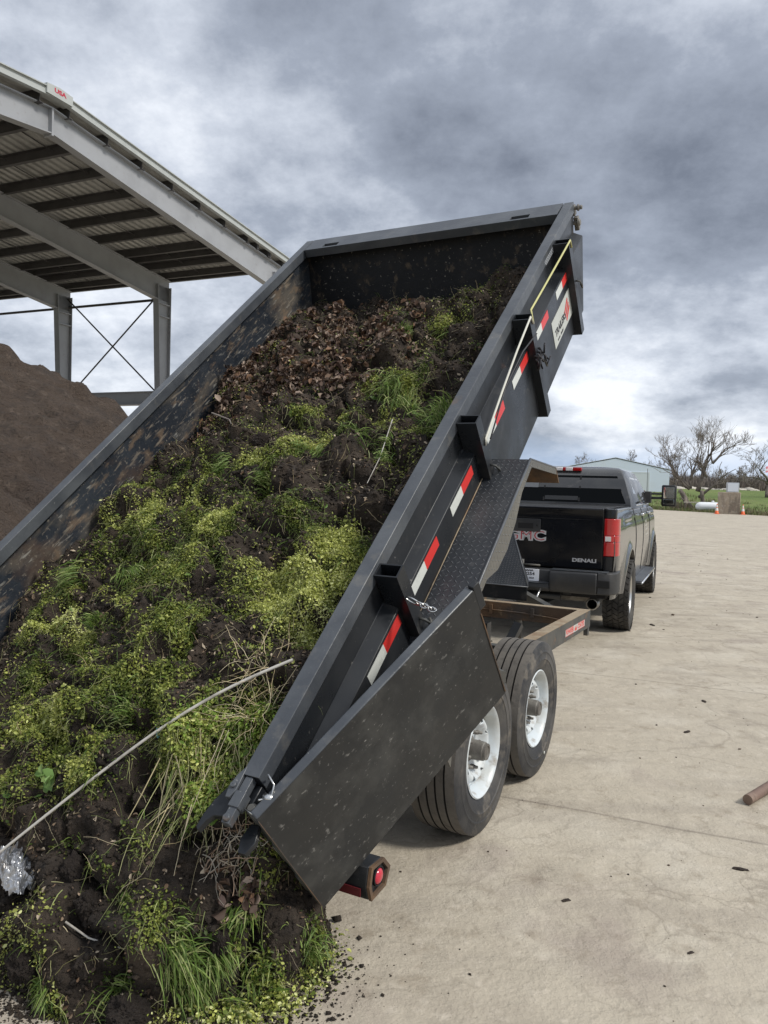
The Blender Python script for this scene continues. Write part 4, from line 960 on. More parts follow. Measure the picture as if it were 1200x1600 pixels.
# ================================================================ PICKUP TRUCK
M_tp = mat('truck_black_paint', (.006, .007, .010), .10, 0, layers=[((.06, .056, .05), 1.6, 6, .45, .72, .14), ((.12, .11, .095), 8, 6, .60, .76, .08)], coat=.12, spec=.3, roughvar=(5, .10, .26))
M_tpd = mat('truck_dusty_bounce_paint', (.022, .023, .025), .22, 0, layers=[((.10, .095, .085), 1.5, 6, .40, .70, .4), ((.16, .15, .13), 8, 6, .58, .74, .35)], coat=.6)  # dust layers also paint in tan light reflected from the ground
M_plas = mat('black_plastic', (.022, .023, .025), .5, 0, layers=[((.07, .066, .06), 3, 6, .45, .7, .6)], bump=(60, 3, .001))
M_glass = mat('tinted_glass', (.004, .005, .006), .04, 0, spec=.05)
M_sglass = mat('side_glass', (.03, .035, .04), .04, 0, coat=1)
M_chr = mat('chrome', (.75, .76, .78), .12, 1.0); M_wc = mat('wheel_chrome', (.62, .62, .60), .28, 1.0)
M_badge = mat('badge_silver', (.62, .62, .63), .3, .4)
M_tl = mat('tail_lamp_red', (.40, .010, .012), .12, coat=.8, layers=[((.36, .01, .01), 14, 2, .45, .6, .6)]); M_tlw = mat('tail_lamp_clear', (.78, .74, .72), .12, coat=.8)
M_tt = mat('truck_tyre', (.030, .029, .028), .85, 0, layers=[((.085, .078, .068), 5, 6, .42, .66, .8)], bump=(50, 4, .003))
M_plate = mat('plate_white', (.74, .76, .80), .4); M_mirror = mat('mirror_glass', (.8, .85, .85), .03, 1.0)
M_pipe = mat('exhaust_steel', (.34, .33, .31), .35, .9, layers=[((.16, .14, .12), 8, 5, .5, .7, .6)])
truck = thing('pickup_truck', 'black crew cab pickup truck coupled to the front of the dump trailer', 'truck', truck_M)
# side panels -----------------------------------------------------------------
def arch(y):
    z = .50
    for yc in (0, 3.9):
        d = abs(y-yc)
        if d < .53: z = max(z, .43+math.sqrt(max(.53**2-d*d, 0))*1.02)
    return z
def top(y):
    if y < 3.35: return 1.455
    return 1.455-.13*((y-3.35)/1.5)**1.3
def halfw(y, z):
    w = .985
    zz = (z-1.0)/.45
    w -= .045*max(zz, 0)**2.2 + .030*max(-zz, 0)**1.5
    if z > 1.25: w -= .015*(z-1.25)/.2
    for yc in (0, 3.9):
        d = math.hypot(y-yc, z-.43)-.54
        if d < .20: w += .034*math.exp(-(max(d, 0)/.07)**2)
    if y < -1.0: w -= .10*((-1.0-y)/.22)**2*.45
    if y > 4.2: w -= .16*((y-4.2)/.65)**2
    w -= .010*math.exp(-((z-1.30)/.02)**2) - .006*math.exp(-((z-1.33)/.02)**2)
    return w
ys_ = sorted(set([round(-1.21+i*.035, 4) for i in range(174)]))
NZ = 26
for s in (1, -1):
    bm = BM(); rows = []
    for y in ys_:
        b0, t0 = arch(y), top(y); col = []
        for k in range(NZ+1):
            z = b0+(t0-b0)*k/NZ; col.append(bm.verts.new((s*halfw(y, z), y, z)))
        # roll over the rail
        x_ = halfw(y, t0)
        col.append(bm.verts.new((s*(x_-.012), y, t0+.012))); col.append(bm.verts.new((s*(x_-.04), y, t0+.018))); col.append(bm.verts.new((s*(x_-.14), y, t0+.018)))
        # turned in lip at the bottom
        rows.append([bm.verts.new((s*(halfw(y, b0)-.05), y, b0+.004))]+col)
    for i in range(len(rows)-1):
        for k in range(len(rows[0])-1): bm.faces.new([rows[i][k], rows[i+1][k], rows[i+1][k+1], rows[i][k+1]])
    obj('side_panel', bm, M_tpd, truck, smooth=45)
# dark wheel wells and under-body
bm = BM()
for yc in (0, 3.9):
    prism(bm, [(yc+.56*math.cos(a), .43+.56*math.sin(a)) for a in np.linspace(0, math.pi, 20)], 'x', -.90, .90)
box(bm, -.86, .86, -1.15, 4.7, .50, .72)
obj('underbody', bm, M_dark, truck)
bm = BM(); tube(bm, [(-.8, 0, .42), (.8, 0, .42)], .05, 12); bmesh.ops.create_uvsphere(bm, u_segments=16, v_segments=10, radius=.17, matrix=Matrix.Translation((0, 0, .42))); box(bm, -.5, -.42, -1.2, 4.2, .52, .66); box(bm, .42, .5, -1.2, 4.2, .52, .66)
tube(bm, [(.55, -.6, .40), (.55, -.05, .5)], .03, 8); obj('rear_axle', bm, M_plas, truck)
# bed: inner rails, tonneau, tailgate ---------------------------------------------
bm = BM(); box(bm, -.83, .83, -1.165, .76, 1.440, 1.478); obj('bed_cover', bm, M_plas, truck, bevel=.012)
bm = BM()
for k in range(4): box(bm, -.828, .828, -1.10+k*.47, -1.085+k*.47, 1.4785, 1.4815)
obj('cover_seam', bm, M_dark, truck)
bm = BM(); prism(bm, [(-1.165, .81), (-1.21, .81), (-1.225, .84), (-1.222, 1.36), (-1.228, 1.40), (-1.262, 1.455), (-1.255, 1.474), (-1.165, 1.474)], 'x', -.825, .825)
tg = obj('tailgate', bm, M_tp, truck, bevel=.010)
bm = BM(); box(bm, -.80, .80, -1.2235, -1.2222, .885, .8865); box(bm, -.70, .70, -1.2262, -1.2225, 1.345, 1.350); obj('crease', bm, M_tpd, tg)
bm = BM(); box(bm, -.155, .155, -1.238, -1.2245, 1.19, 1.335); hd = obj('handle', bm, M_plas, tg, bevel=.012)
bm = BM(); box(bm, -.095, .075, -1.2405, -1.2385, 1.225, 1.285); bmesh.ops.create_cone(bm, segments=12, radius1=.010, radius2=.010, depth=.004, cap_ends=True, matrix=Matrix.Translation((.115, -1.240, 1.262)) @ Matrix.Rotation(R(90), 4, 'X')); obj('handle_recess', bm, M_dark, tg)
bf = lambda x, z, y=-1.2235: frame((1, 0, 0), (0, 0, 1), (0, -1, 0), (x, y, z))
text('badge', 'GMC', .150, bf(-.005, 1.145, -1.2275), M_badge, tg, .005, .011, 1.30)
text('badge', 'GMC', .150, bf(-.005, 1.145, -1.2335), mat('badge_red', (.42, .02, .03), .3), tg, .001, -.0030, 1.30)
text('badge', 'DENALI', .052, bf(.635, .905, -1.2275), M_badge, tg, .003, .0020, 1.45)
for s in (1, -1): bm = BM(); box(bm, s*.828-.0025, s*.828+.0025, -1.205, -1.16, .82, 1.47); obj('panel_gap', bm, M_dark, truck)
# tail lamps
for s in (1, -1):
    bm = BM(); pts = [(.832, -1.2245), (.90, -1.2235), (.94, -1.208), (.968, -1.165), (.982, -1.09), (.982, -1.04), (.93, -1.04), (.832, -1.16)]
    pts = [(s*x, y) for x, y in pts]
    bl = BM(); box(bl, min(s*.845, s*.905), max(s*.845, s*.905), -1.230, -1.2250, 1.125, 1.176); obj('reverse_lamp', bl, M_tlw, truck, bevel=.001)
    tl = None
    for nm, z0, z1, m_ in (('tail_lamp', .965, 1.115, M_tl), ('stop_lamp', 1.1155, 1.185, M_tl), ('brake_lamp', 1.1855, 1.365, M_tl)):
        bm2 = BM(); prism(bm2, pts, 'z', z0, z1); obj(nm, bm2, m_, truck, bevel=.006)
    bm.free()
    bm = BM(); prism(bm, [(s*x, y+.006) for x, y in ((.832, -1.2245), (.90, -1.2235), (.94, -1.205), (.960, -1.165), (.955, -1.0), (.832, -1.0))], 'z', .80, .962); obj('corner_panel', bm, M_tp, truck, bevel=.008); bm = BM(); prism(bm, [(s*x, y+.006) for x, y in ((.832, -1.2245), (.90, -1.2235), (.94, -1.205), (.955, -1.165), (.93, -1.0), (.832, -1.0))], 'z', 1.368, 1.468)
    obj('corner_panel', bm, M_tp, truck, bevel=.008)
# rear bumper
bm = BM()
def bump_poly(x): return None
sec_hi = [(-1.225, .80), (-1.42, .795), (-1.435, .77), (-1.43, .60), (-1.40, .565), (-1.225, .565)]
sec_lo = [(-1.225, .80), (-1.34, .795), (-1.35, .77), (-1.35, .655), (-1.42, .652), (-1.43, .60), (-1.40, .565), (-1.225, .565)]
prism(bm, sec_hi, 'x', .305, .80); prism(bm, sec_hi, 'x', -.80, -.305); prism(bm, sec_lo, 'x', -.3045, .3045)
for s in (1, -1):
    a = [(s*.8005, -1.42), (s*.93, -1.385), (s*.985, -1.30), (s*.99, -.98), (s*.93, -.95), (s*.8005, -1.2)]
    prism(bm, a, 'z', .57, .80)
obj('rear_bumper', bm, M_plas, truck, bevel=.012)
bm = BM()
for s in (1, -1): box(bm, min(s*.31, s*.90), max(s*.31, s*.90), -1.40, -1.24, .8005, .806); 
box(bm, -.30, .30, -1.425, -1.352, .6525, .657); obj('step_pad', bm, M_rail, truck)
for s in (1, -1):
    bm = BM(); box(bm, s*.86-.075, s*.86+.075, -1.4165, -1.385, .645, .73, M=Matrix.Translation((0, -.008, 0))); obj('corner_step', bm, M_dark, truck, bevel=.01)
bm = BM(); box(bm, -.125, .180, -1.3565, -1.3515, .662, .792); pl = obj('licence_plate', bm, M_plate, truck, bevel=.002)
pf = lambda x, z: frame((1, 0, 0), (0, 0, 1), (0, -1, 0), (x, -1.3575, z))
text('lettering', 'INDIANA', .026, pf(.045, .775), M_ink, pl, .0003, .0015, 1.35)
text('lettering', '90254', .046, pf(.062, .738), M_ink, pl, .0003, .0016, 1.25)
text('lettering', 'IN  2023', .024, pf(.075, .693), M_ink, pl, .0003, .0010, 1.2)
bm = BM(); box(bm, -.055, .055, -1.50, -1.22, .47, .56); box(bm, -.035, .035, -1.60, -1.50, .50, .54); bmesh.ops.create_uvsphere(bm, u_segments=16, v_segments=10, radius=.03, matrix=Matrix.Translation((0, -1.56, .585))); tube(bm, [(-.4, -1.24, .5), (.4, -1.24, .5)], .035, 10); obj('hitch', bm, M_plas, truck)
bm = BM(); tube(bm, [(.18, -1.5, .52), (.2, -1.56, .45), (.15, -1.5, .40), (.12, -1.35, .45)], .012, 8); obj('hitch_loop', bm, M_chrome, truck)
# exhaust
bm = BM(); lathe(bm, [(-1.12, .052), (-1.12, .066), (-.95, .066), (-.90, .052), (-.2, .048)], 28, 'y', c=(.72, 0, .425)); lathe(bm, [(-1.12, .052), (-.9, .050), (-.9, .001)], 28, 'y', c=(.72, 0, .425), mi=1); obj('exhaust_pipe', bm, [M_pipe, M_dark], truck)
bm = BM(); tube(bm, [(.25, -.75, .50), (.60, -.55, .47)], .10, 16); obj('muffler', bm, M_hub, truck)
# cab -----------------------------------------------------------------------------
bm = BM()
# greenhouse as stacked rings (x half width, y back, y front, z)
rings = [(.945, .79, 3.45, 1.44), (.925, .81, 3.30, 1.56), (.845, .90, 2.88, 1.80), (.775, .985, 2.60, 1.935), (.70, 1.06, 2.50, 1.975), (.45, 1.25, 2.30, 1.998)]
VR = []
for (w, yb, yf, z) in rings:
    ring = []; rc = .09
    for (sx, yy, sy) in ((1, yb, 1), (1, yf, -1), (-1, yf, -1), (-1, yb, 1)):
        pass
    pts = [(w-rc*.4, yb), (w, yb+rc), (w, yf-rc), (w-rc, yf), (-w+rc, yf), (-w, yf-rc), (-w, yb+rc), (-w+rc*.4, yb)]
    VR.append([bm.verts.new((x, y, z)) for x, y in pts])
for i in range(len(VR)-1):
    for k in range(8): bm.faces.new([VR[i][k], VR[i][(k+1) % 8], VR[i+1][(k+1) % 8], VR[i+1][k]])
bm.faces.new(VR[-1]); bm.faces.new(VR[0][::-1])
obj('cab', bm, M_tpd, truck, smooth=35)
def onrear(x, z, off=.006):       # point on the sloping back of the cab
    zs = [r_[3] for r_ in rings]; y = np.interp(z, zs, [r_[1] for r_ in rings]); return Vector((x, y-off, z))
def quadpanel(name, pts, m, parent, th=.004, nrm=Vector((0, -1, .3))):
    bm = BM(); a = [bm.verts.new(p) for p in pts]; b = [bm.verts.new(Vector(p)-nrm.normalized()*th) for p in pts]
    n = len(a); bm.faces.new(a); bm.faces.new(b[::-1])
    for i in range(n): bm.faces.new([a[i], b[i], b[(i+1) % n], a[(i+1) % n]])
    return obj(name, bm, m, parent, bevel=.0015)
zt, zb = 1.865, 1.505
rw = quadpanel('rear_window', [onrear(-.84, zb), onrear(.84, zb), onrear(.80, 1.60), onrear(.705, zt), onrear(-.705, zt), onrear(-.80, 1.60)], M_glass, truck, .008)
bm = BM()
for x in (-.235, .235): 
    a, b = onrear(x, zb+.01, .009), onrear(x, zt-.01, .009); bar(bm, a, b, .022, .006)
obj('window_divider', bm, M_dark, rw)
quadpanel('window_latch_bar', [onrear(-.22, 1.53, .0095), onrear(.22, 1.53, .0095), onrear(.22, 1.585, .0095), onrear(-.22, 1.585, .0095)], M_plas, rw, .002)
quadpanel('window_latch_bar', [onrear(-.62, 1.69, .0095), onrear(-.32, 1.69, .0095), onrear(-.32, 1.76, .0095), onrear(-.62, 1.76, .0095)], mat('seat_grey', (.14, .15, .16), .5), rw, .002)
bm = BM()
for (xa, xb, nm, m_) in ((-.235, -.115, 'brake_lamp', M_tl), (-.1145, -.02, 'cargo_lamp', M_tlw), (-.0195, .02, 'brake_lamp', M_tl), (.0205, .115, 'cargo_lamp', M_tlw), (.1155, .235, 'brake_lamp', M_tl)):
    b2 = BM(); box(b2, xa, xb, .955, 1.05, 1.925, 1.972); obj('high_'+nm, b2, m_, truck, bevel=.008)
bm.free()
for s in (1, -1):
    nx = Vector((s, 0, .35))
    def onside(y, z, off=.004):
        zs = [r_[3] for r_ in rings]; return Vector((s*(np.interp(z, zs, [r_[0] for r_ in rings])+off), y, z))
    quadpanel('side_window', [onside(1.12, 1.50), onside(1.98, 1.50), onside(1.98, 1.86), onside(1.32, 1.86), onside(1.15, 1.72)], M_sglass, truck, .006, nx)
    quadpanel('side_window', [onside(2.05, 1.50), onside(3.10, 1.50), onside(2.85, 1.68), onside(2.52, 1.86), onside(2.05, 1.86)], M_sglass, truck, .006, nx)
    bm = BM(); tube(bm, [onside(1.08, 1.485, .006), onside(3.15, 1.485, .006)], .008, 6); obj('window_trim', bm, M_chr, truck)
    bm = BM(); 
    for y in (.83, 1.96, 3.12):
        pts_ = [Vector((s*(halfw(y, z)+.0005), y, z)) for z in np.linspace(.56, 1.455, 14)]; tube(bm, pts_, .005, 5)
    obj('door_gap', bm, M_dark, truck)
    bm = BM()
    for y in (1.62, 2.78): box(bm, s*.975-.022, s*.975+.022, y, y+.22, 1.335, 1.37)
    obj('door_handle', bm, M_chr, truck, bevel=.008)
    # running board
    bm = BM(); box(bm, min(s*.90, s*1.075), max(s*.90, s*1.075), .80, 3.10, .455, .495)
    for y in (1.0, 1.9, 2.9): box(bm, min(s*.6, s*.90), max(s*.6, s*.90), y, y+.06, .46, .54)
    rb = obj('running_board', bm, M_wc if False else M_plas, truck, bevel=.012)
    bm = BM(); box(bm, min(s*.93, s*1.065), max(s*.93, s*1.065), .85, 3.05, .4955, .500); obj('step_pad', bm, M_rail, rb)
    bm = BM(); tube(bm, [(s*1.078, .80, .478), (s*1.078, 3.10, .478)], .012, 8); obj('step_trim', bm, M_chr, rb)
    # tow mirror
    mi_ = bpy.data.objects.new('mirror', None); link(mi_, truck)
    bm = BM(); box(bm, min(s*.93, s*1.17), max(s*.93, s*1.17), 2.96, 3.02, 1.56, 1.60); box(bm, min(s*.93, s*1.17), max(s*.93, s*1.17), 2.96, 3.02, 1.63, 1.66); box(bm, min(s*.90, s*1.0), max(s*.90, s*1.0), 2.90, 3.08, 1.50, 1.68); obj('arm', bm, M_plas, mi_, bevel=.01)
    bm = BM(); box(bm, min(s*1.15, s*1.365), max(s*1.15, s*1.365), 2.93, 3.04, 1.455, 1.785); obj('housing', bm, mat('mirror_black', (.008, .008, .009), .45), mi_, bevel=.022)
    bm = BM(); box(bm, min(s*1.180, s*1.335), max(s*1.180, s*1.335), 2.920, 2.9295, 1.580, 1.748)
    for v in bm.verts: v.co.y -= (v.co.z-1.58)*.06+.004
    obj('glass', bm, M_mirror, mi_, bevel=.001)
    bm = BM(); box(bm, min(s*1.180, s*1.335), max(s*1.180, s*1.335), 2.924, 2.9295, 1.492, 1.562); obj('convex_glass', bm, M_mirror, mi_, bevel=.002)
# lettering on the right doors: small pale words, one above another
fs2 = lambda y, z: frame((0, 1, 0), (0, 0, 1), (1, 0, 0), (halfw(y, z)+.002, y, z))
M_wht2 = mat('door_lettering', (.72, .70, .62), .5)
for z_, wdt in ((1.24, .30), (1.185, .36), (1.125, .42), (1.05, .5)):
    bm = BM(); n_ = int(wdt/.055)
    for k in range(n_):
        y_ = 2.30+k*.055; x_ = halfw(y_, z_)+.0015; box(bm, x_, x_+.001, y_, y_+.034, z_-.014, z_-.006); box(bm, x_, x_+.001, y_, y_+.010, z_-.0055, z_+.016)
    obj('door_lettering', bm, M_wht2, truck)
# hood, windscreen, front
bm = BM(); st = [(3.30, .93, 1.46), (3.8, .93, 1.44), (4.4, .88, 1.38), (4.75, .80, 1.28), (4.86, .74, 1.15)]
L_ = [[bm.verts.new((x*f, y, z+.05*(1-f*f)*(1 if y < 4.8 else .3))) for f in np.linspace(-1, 1, 9)] for y, x, z in st]
for i in range(len(st)-1):
    for k in range(8): bm.faces.new([L_[i][k], L_[i][k+1], L_[i+1][k+1], L_[i+1][k]])
obj('hood', bm, M_tp, truck, smooth=50)
quadpanel('windscreen', [(-.80, 3.44, 1.50), (.80, 3.44, 1.50), (.68, 2.63, 1.92), (-.68, 2.63, 1.92)], M_sglass, truck, .006, Vector((0, .5, 1)))
bm = BM(); box(bm, -.74, .74, 4.70, 4.88, .75, 1.20); obj('grille', bm, M_chr, truck, bevel=.02)
bm = BM(); box(bm, -.95, .95, 4.72, 5.0, .50, .76); obj('front_bumper', bm, M_chr, truck, bevel=.03)
bm = BM()
for s in (1, -1): box(bm, s*.84-.09, s*.84+.09, 4.62, 4.80, .90, 1.18)
obj('headlight', bm, M_tlw, truck, bevel=.02)
bm = BM(); tube(bm, [(.89, 3.55, 1.45), (.89, 3.50, 2.05)], .004, 6); obj('antenna', bm, M_plas, truck)
# wheels
def truck_wheel(M):
    w = bpy.data.objects.new('wheel', None); link(w, truck, M)
    Rr, h_ = .425, .145
    bm = BM(); lathe(bm, [(-h_*.8, .25), (-h_*1.02, .30), (-h_*1.04, .36), (-h_*.95, .405), (-h_*.8, .413), (h_*.8, .413), (h_*.95, .405), (h_*1.04, .36), (h_*1.02, .30), (h_*.8, .25)], 72, 'x')
    # tread blocks: staggered irregular lugs
    rd = random.Random(3); nb = 34
    for k in range(nb):
        t0 = 2*math.pi*k/nb
        for ri, (xa, xb, ph) in enumerate(((-.150, -.098, 0), (-.090, -.038, .5), (-.030, .030, .15), (.038, .090, .62), (.098, .150, .3))):
            t = t0+2*math.pi/nb*ph; da = 2*math.pi/nb*.40; sk = .045*(-1 if ri % 2 else 1)
            vs = []
            for rr_ in (.405, .4265 if abs(xa+xb)/2 < .11 else .421):
                for (x, tt) in ((xa, t-da-sk), (xb, t-da+sk), (xb-.004, t+sk*.2), (xb, t+da+sk), (xa, t+da-sk), (xa+.006, t-sk*.3)):
                    vs.append(bm.verts.new((x, rr_*math.cos(tt), rr_*math.sin(tt))))
            bm.faces.new(vs[6:][::-1])
            for i in range(6): j = (i+1) % 6; bm.faces.new([vs[i], vs[j], vs[6+j], vs[6+i]])
    obj('tyre', bm, M_tt, w, smooth=35)
    bm = BM(); lathe(bm, [(-.10, .25), (.10, .25), (.118, .262), (.122, .25), (.105, .235), (.06, .22), (-.08, .215)], 60, 'x')
    for k in range(8):
        t = 2*math.pi*k/8; Mx = Matrix.Rotation(t, 4, 'X'); prism(bm, [(.05, -.03), (.232, -.045), (.232, .045), (.05, .03)], 'x', .055, .085, M=Mx)
    lathe(bm, [(.05, .075), (.10, .07), (.115, .05), (.115, .001)], 24, 'x')
    obj('rim', bm, M_wc, w, smooth=40)
    bm = BM(); lathe(bm, [(.02, .2), (.02, .001)], 30, 'x'); lathe(bm, [(-.09, .22), (.02, .2)], 30, 'x'); obj('brake_disc', bm, M_dark, w)
for s in (1, -1):
    for y, a_ in ((0, 0), (3.9, .2)):
        truck_wheel(Matrix.Translation((s*.885, y, .424)) @ (Matrix.Identity(4) if s > 0 else Matrix.Rotation(math.pi, 4, 'Z')) @ Matrix.Rotation(a_, 4, 'X'))

GREEN= [(-1.03, 1.48, 2.06, 0.13, 1), (-0.78, 1.24, 1.89, 0.137, 0.7), (-0.68, 1.66, 2.21, 0.185, 0.9), (-0.43, 1.42, 2.04, 0.154, 0.7), (-0.27, 1.47, 2.07, 0.102, 0.8), (-0.25, 1.29, 1.93, 0.13, 0.5), (-0.91, 2.21, 2.64, 0.064, 0.4), (-0.62, 2.3, 2.7, 0.127, 0.35), (-0.86, 1.72, 2.26, 0.115, 0.6), (-0.92, 1.13, 1.82, 0.136, 0.4), (-1.09, 0.97, 1.71, 0.118, 0.8), (-1.5, 1.21, 1.82, 0.094, 0.6), (-1.02, 0.82, 1.61, 0.097, 0.6), (-1.77, 0.94, 1.64, 0.186, 0.8), (-1.59, 0.95, 1.67, 0.181, 0.7), (-1.76, 0.75, 1.49, 0.181, 0.7), (-1.37, 0.66, 1.47, 0.2, 0.9), (-0.94, 0.47, 1.35, 0.209, 0.9), (-1.31, 0.44, 1.3, 0.159, 0.8), (-0.94, 0.3, 1.22, 0.173, 0.7), (-1.81, 0.42, 1.17, 0.122, 0.9), (-1.66, 0.45, 1.24, 0.119, 0.8), (-0.57, 0.69, 1.51, 0.146, 0.7), (-0.38, 0.6, 1.43, 0.126, 0.8), (-0.21, 0.53, 1.36, 0.08, 0.6), (-0.54, 0.4, 1.3, 0.164, 0.8), (-0.49, 0.22, 1.16, 0.182, 0.7), (-0.3, 0.38, 1.27, 0.131, 0.7), (-0.82, 0.54, 1.41, 0.148, 0.6), (-1.74, 0.19, 0.92, 0.167, 0.9), (-1.42, 0.07, 0.92, 0.185, 0.9), (-1.52, -0.05, 0.79, 0.187, 0.8), (-1.32, 0.16, 1.03, 0.183, 0.6), (-0.95, -0.01, 0.96, 0.165, 0.7), (-0.79, 0.07, 1.04, 0.161, 0.8), (-0.66, -0.1, 0.92, 0.127, 0.8), (-0.52, -0.02, 0.99, 0.15, 0.7), (-0.29, 0.19, 1.13, 0.1, 0.6), (-1.01, -0.2, 0.77, 0.163, 0.7), (-0.85, -0.16, 0.83, 0.131, 0.6), (-1.12, -0.28, 0.65, 0.167, 0.7), (-1.09, -0.38, 0.52, 0.11, 0.4), (-0.75, -0.31, 0.66, 0.127, 0.6), (-0.82, -0.38, 0.55, 0.077, 0.7), (-0.34, -0.21, 0.77, 0.14, 1), (-0.38, -0.26, 0.69, 0.141, 1), (-0.27, -0.16, 0.86, 0.116, 0.9), (-0.39, -0.31, 0.59, 0.094, 0.6), (-0.18, -0.16, 0.83, 0.091, 0.8), (-0.19, -0.05, 0.96, 0.07, 0.4), (-0.55, -0.48, 0.35, 0.049, 0.5), (-0.73, -0.48, 0.38, 0.05, 0.4), (-0.46, -0.38, 0.49, 0.072, 0.4), (-0.09, -0.19, 0.59, 0.08, 0.6), (-0.08, -0.24, 0.46, 0.069, 0.6), (-0.03, -0.21, 0.35, 0.093, 0.7), (0.04, -0.15, 0.13, 0.073, 1), (-0.02, -0.37, 0.07, 0.106, 0.9), (-0.42, -0.61, 0.03, 0.109, 1), (-0.19, -0.46, 0.11, 0.071, 0.8), (-0.3, -0.45, 0.26, 0.071, 0.6), (-0.41, -0.49, 0.28, 0.06, 0.5), (-0.14, -0.4, 0.17, 0.093, 0.6), (-0.53, -0.57, 0.18, 0.098, 0.4), (-0.73, -0.59, 0.2, 0.101, 0.4), (0.0, -0.24, 0.24, 0.094, 0.6), (-0.1, -0.33, 0.29, 0.058, 0.4)]
BROWN= [(-1.79, 2.2, 2.63, 0.346, 1), (-1.59, 2.47, 2.8, 0.284, 0.8), (-1.78, 1.87, 2.33, 0.261, 0.9), (-1.93, 1.78, 2.19, 0.196, 0.9), (-1.76, 1.51, 1.95, 0.143, 0.8), (-1.15, 2.44, 2.76, 0.226, 0.5), (-1.39, 1.87, 2.38, 0.25, 0.6), (-0.8, 2.13, 2.59, 0.166, 0.3), (-1.71, 1.34, 1.86, 0.118, 0.5), (-0.11, -0.32, 0.34, 0.058, 0.5), (-1.06, 1.87, 2.41, 0.161, 0.3)]
TUFT= [(-0.91, 2.21, 2.64, 0.093), (-0.74, -0.22, 0.78, 0.076), (-0.43, -0.61, 0.04, 0.122), (-0.19, -0.46, 0.11, 0.082), (-0.02, -0.37, 0.06, 0.106), (-0.69, 1.33, 1.97, 0.138), (-0.49, 1.18, 1.85, 0.081), (-0.2, 1.33, 1.96, 0.131), (-0.21, 1.42, 2.03, 0.134), (-0.25, -0.45, 0.2, 0.106), (-0.32, -0.46, 0.26, 0.071), (-1.4, 0.35, 1.2, 0.08), (-1.76, 0.38, 1.14, 0.103), (-1.04, 0.92, 1.68, 0.099), (0.04, -0.15, 0.13, 0.085), (-0.14, -0.41, 0.15, 0.082), (-0.49, 1.52, 2.12, 0.141), (-0.68, 1.66, 2.21, 0.148), (-1.36, 0.99, 1.71, 0.088), (-1.32, 0.16, 1.03, 0.076), (-0.88, 1.13, 1.82, 0.085), (-0.57, -0.63, 0.08, 0.062), (-0.1, -0.33, 0.27, 0.069), (-0.07, -0.19, 0.5, 0.069)]

# ================================================================ THE LOAD
NT, NV = 640, 300
tt = np.concatenate([np.linspace(-1.2, 1.6, 420), np.linspace(1.61, 4.25, 240)]); vv = np.linspace(0, 1, NV)
TT, VV = np.meshgrid(tt, vv, indexing='ij')
base = load_surface(TT, VV)
def normals(S):
    a = np.gradient(S, axis=0); b = np.gradient(S, axis=1); n = np.cross(a, b); n /= np.linalg.norm(n, axis=-1, keepdims=True)+1e-9
    s = np.sign((n*np.array([0, -.45, 1.0])).sum(-1, keepdims=True)); s[s == 0] = 1; return n*s
N0 = normals(base)
# clumps, slabs of sod, clods
edge = np.clip(np.minimum(VV, 1-VV)/.03, 0, 1)*np.clip((4.25-TT)/.12, 0, 1)
lump = (fbm(base, 2.2, 3, 1)-.5)*.32 + (fbm(base, 6.0, 3, 2)-.5)*.23
bl = vnoise(base, 9.0, 31); clod = np.maximum(bl-.55, 0)**.7*.075
rg = np.abs(fbm(base+.7, 4.0, 3, 44)-.5)*2; crev = -np.clip(.16-rg, 0, .16)*.70
fine = (fbm(base, 22, 3, 3)-.5)*.045 + (fbm(base, 70, 2, 4)-.5)*.016
disp = (lump + clod + crev)*(.35+.65*edge) + fine
foot = np.clip((TT+1.2)/.25, 0, 1); disp = disp*(.35+.65*foot)
SURF = base + N0*disp[..., None]
SURF[..., 0] = np.where(TT > .1, np.clip(SURF[..., 0], -2.09, -.034), SURF[..., 0])
SURF[..., 2] = np.where((TT < T_SPLIT) & (SURF[..., 2] < -.03), -.03, SURF[..., 2])
N1 = normals(SURF)
Mt = np.array(TL_M); 
def toW(P): return P @ Mt[:3, :3].T + Mt[:3, 3]
def dirW(P): return P @ Mt[:3, :3].T
SW, NW = toW(SURF), dirW(N1)
n, k = TT.shape; idx = np.arange(n*k).reshape(n, k); Fq = np.stack([idx[:-1, :-1], idx[1:, :-1], idx[1:, 1:], idx[:-1, 1:]], -1).reshape(-1, 4)
M_soil = mat('black_soil', (.032, .023, .016), .95, 0, layers=[((.082, .060, .042), 5, 8, .45, .68, .8), ((.012, .009, .007), 9, 6, .5, .68, .8), ((.09, .068, .05), 40, 5, .62, .74, .5), ((.16, .12, .08), 120, 3, .70, .76, .5)],
             bump=(45, 8, .014), bump2=(180, 4, .004))
soil = meshobj('soil_load', SW.reshape(-1, 3), Fq, M_soil, smooth=True)
tag(soil, 'dark crumbly soil sliding out of the tipped bed onto the ground', 'soil')
def mask(blobs, P, rag=.6, seed=50, tight=1.0):
    m = np.zeros(P.shape[:-1])
    for b in blobs:
        d = np.linalg.norm(P-np.array(b[:3]), axis=-1)/(b[3]*1.15*tight); m = np.maximum(m, b[4]*np.clip(1.35-d, 0, 1)/.6)
    nz = fbm(P, 9, 4, seed); nz2 = fbm(P, 3.0, 2, seed+5)
    nz3 = fbm(P, 5.0, 3, seed+11)
    return np.clip(m, 0, 1.1)*np.clip((nz-.5)*9*rag+(nz2-.45)*3.0+.55, 0, 1)*np.clip((nz3-.42)*8*rag+.34, 0, 1)
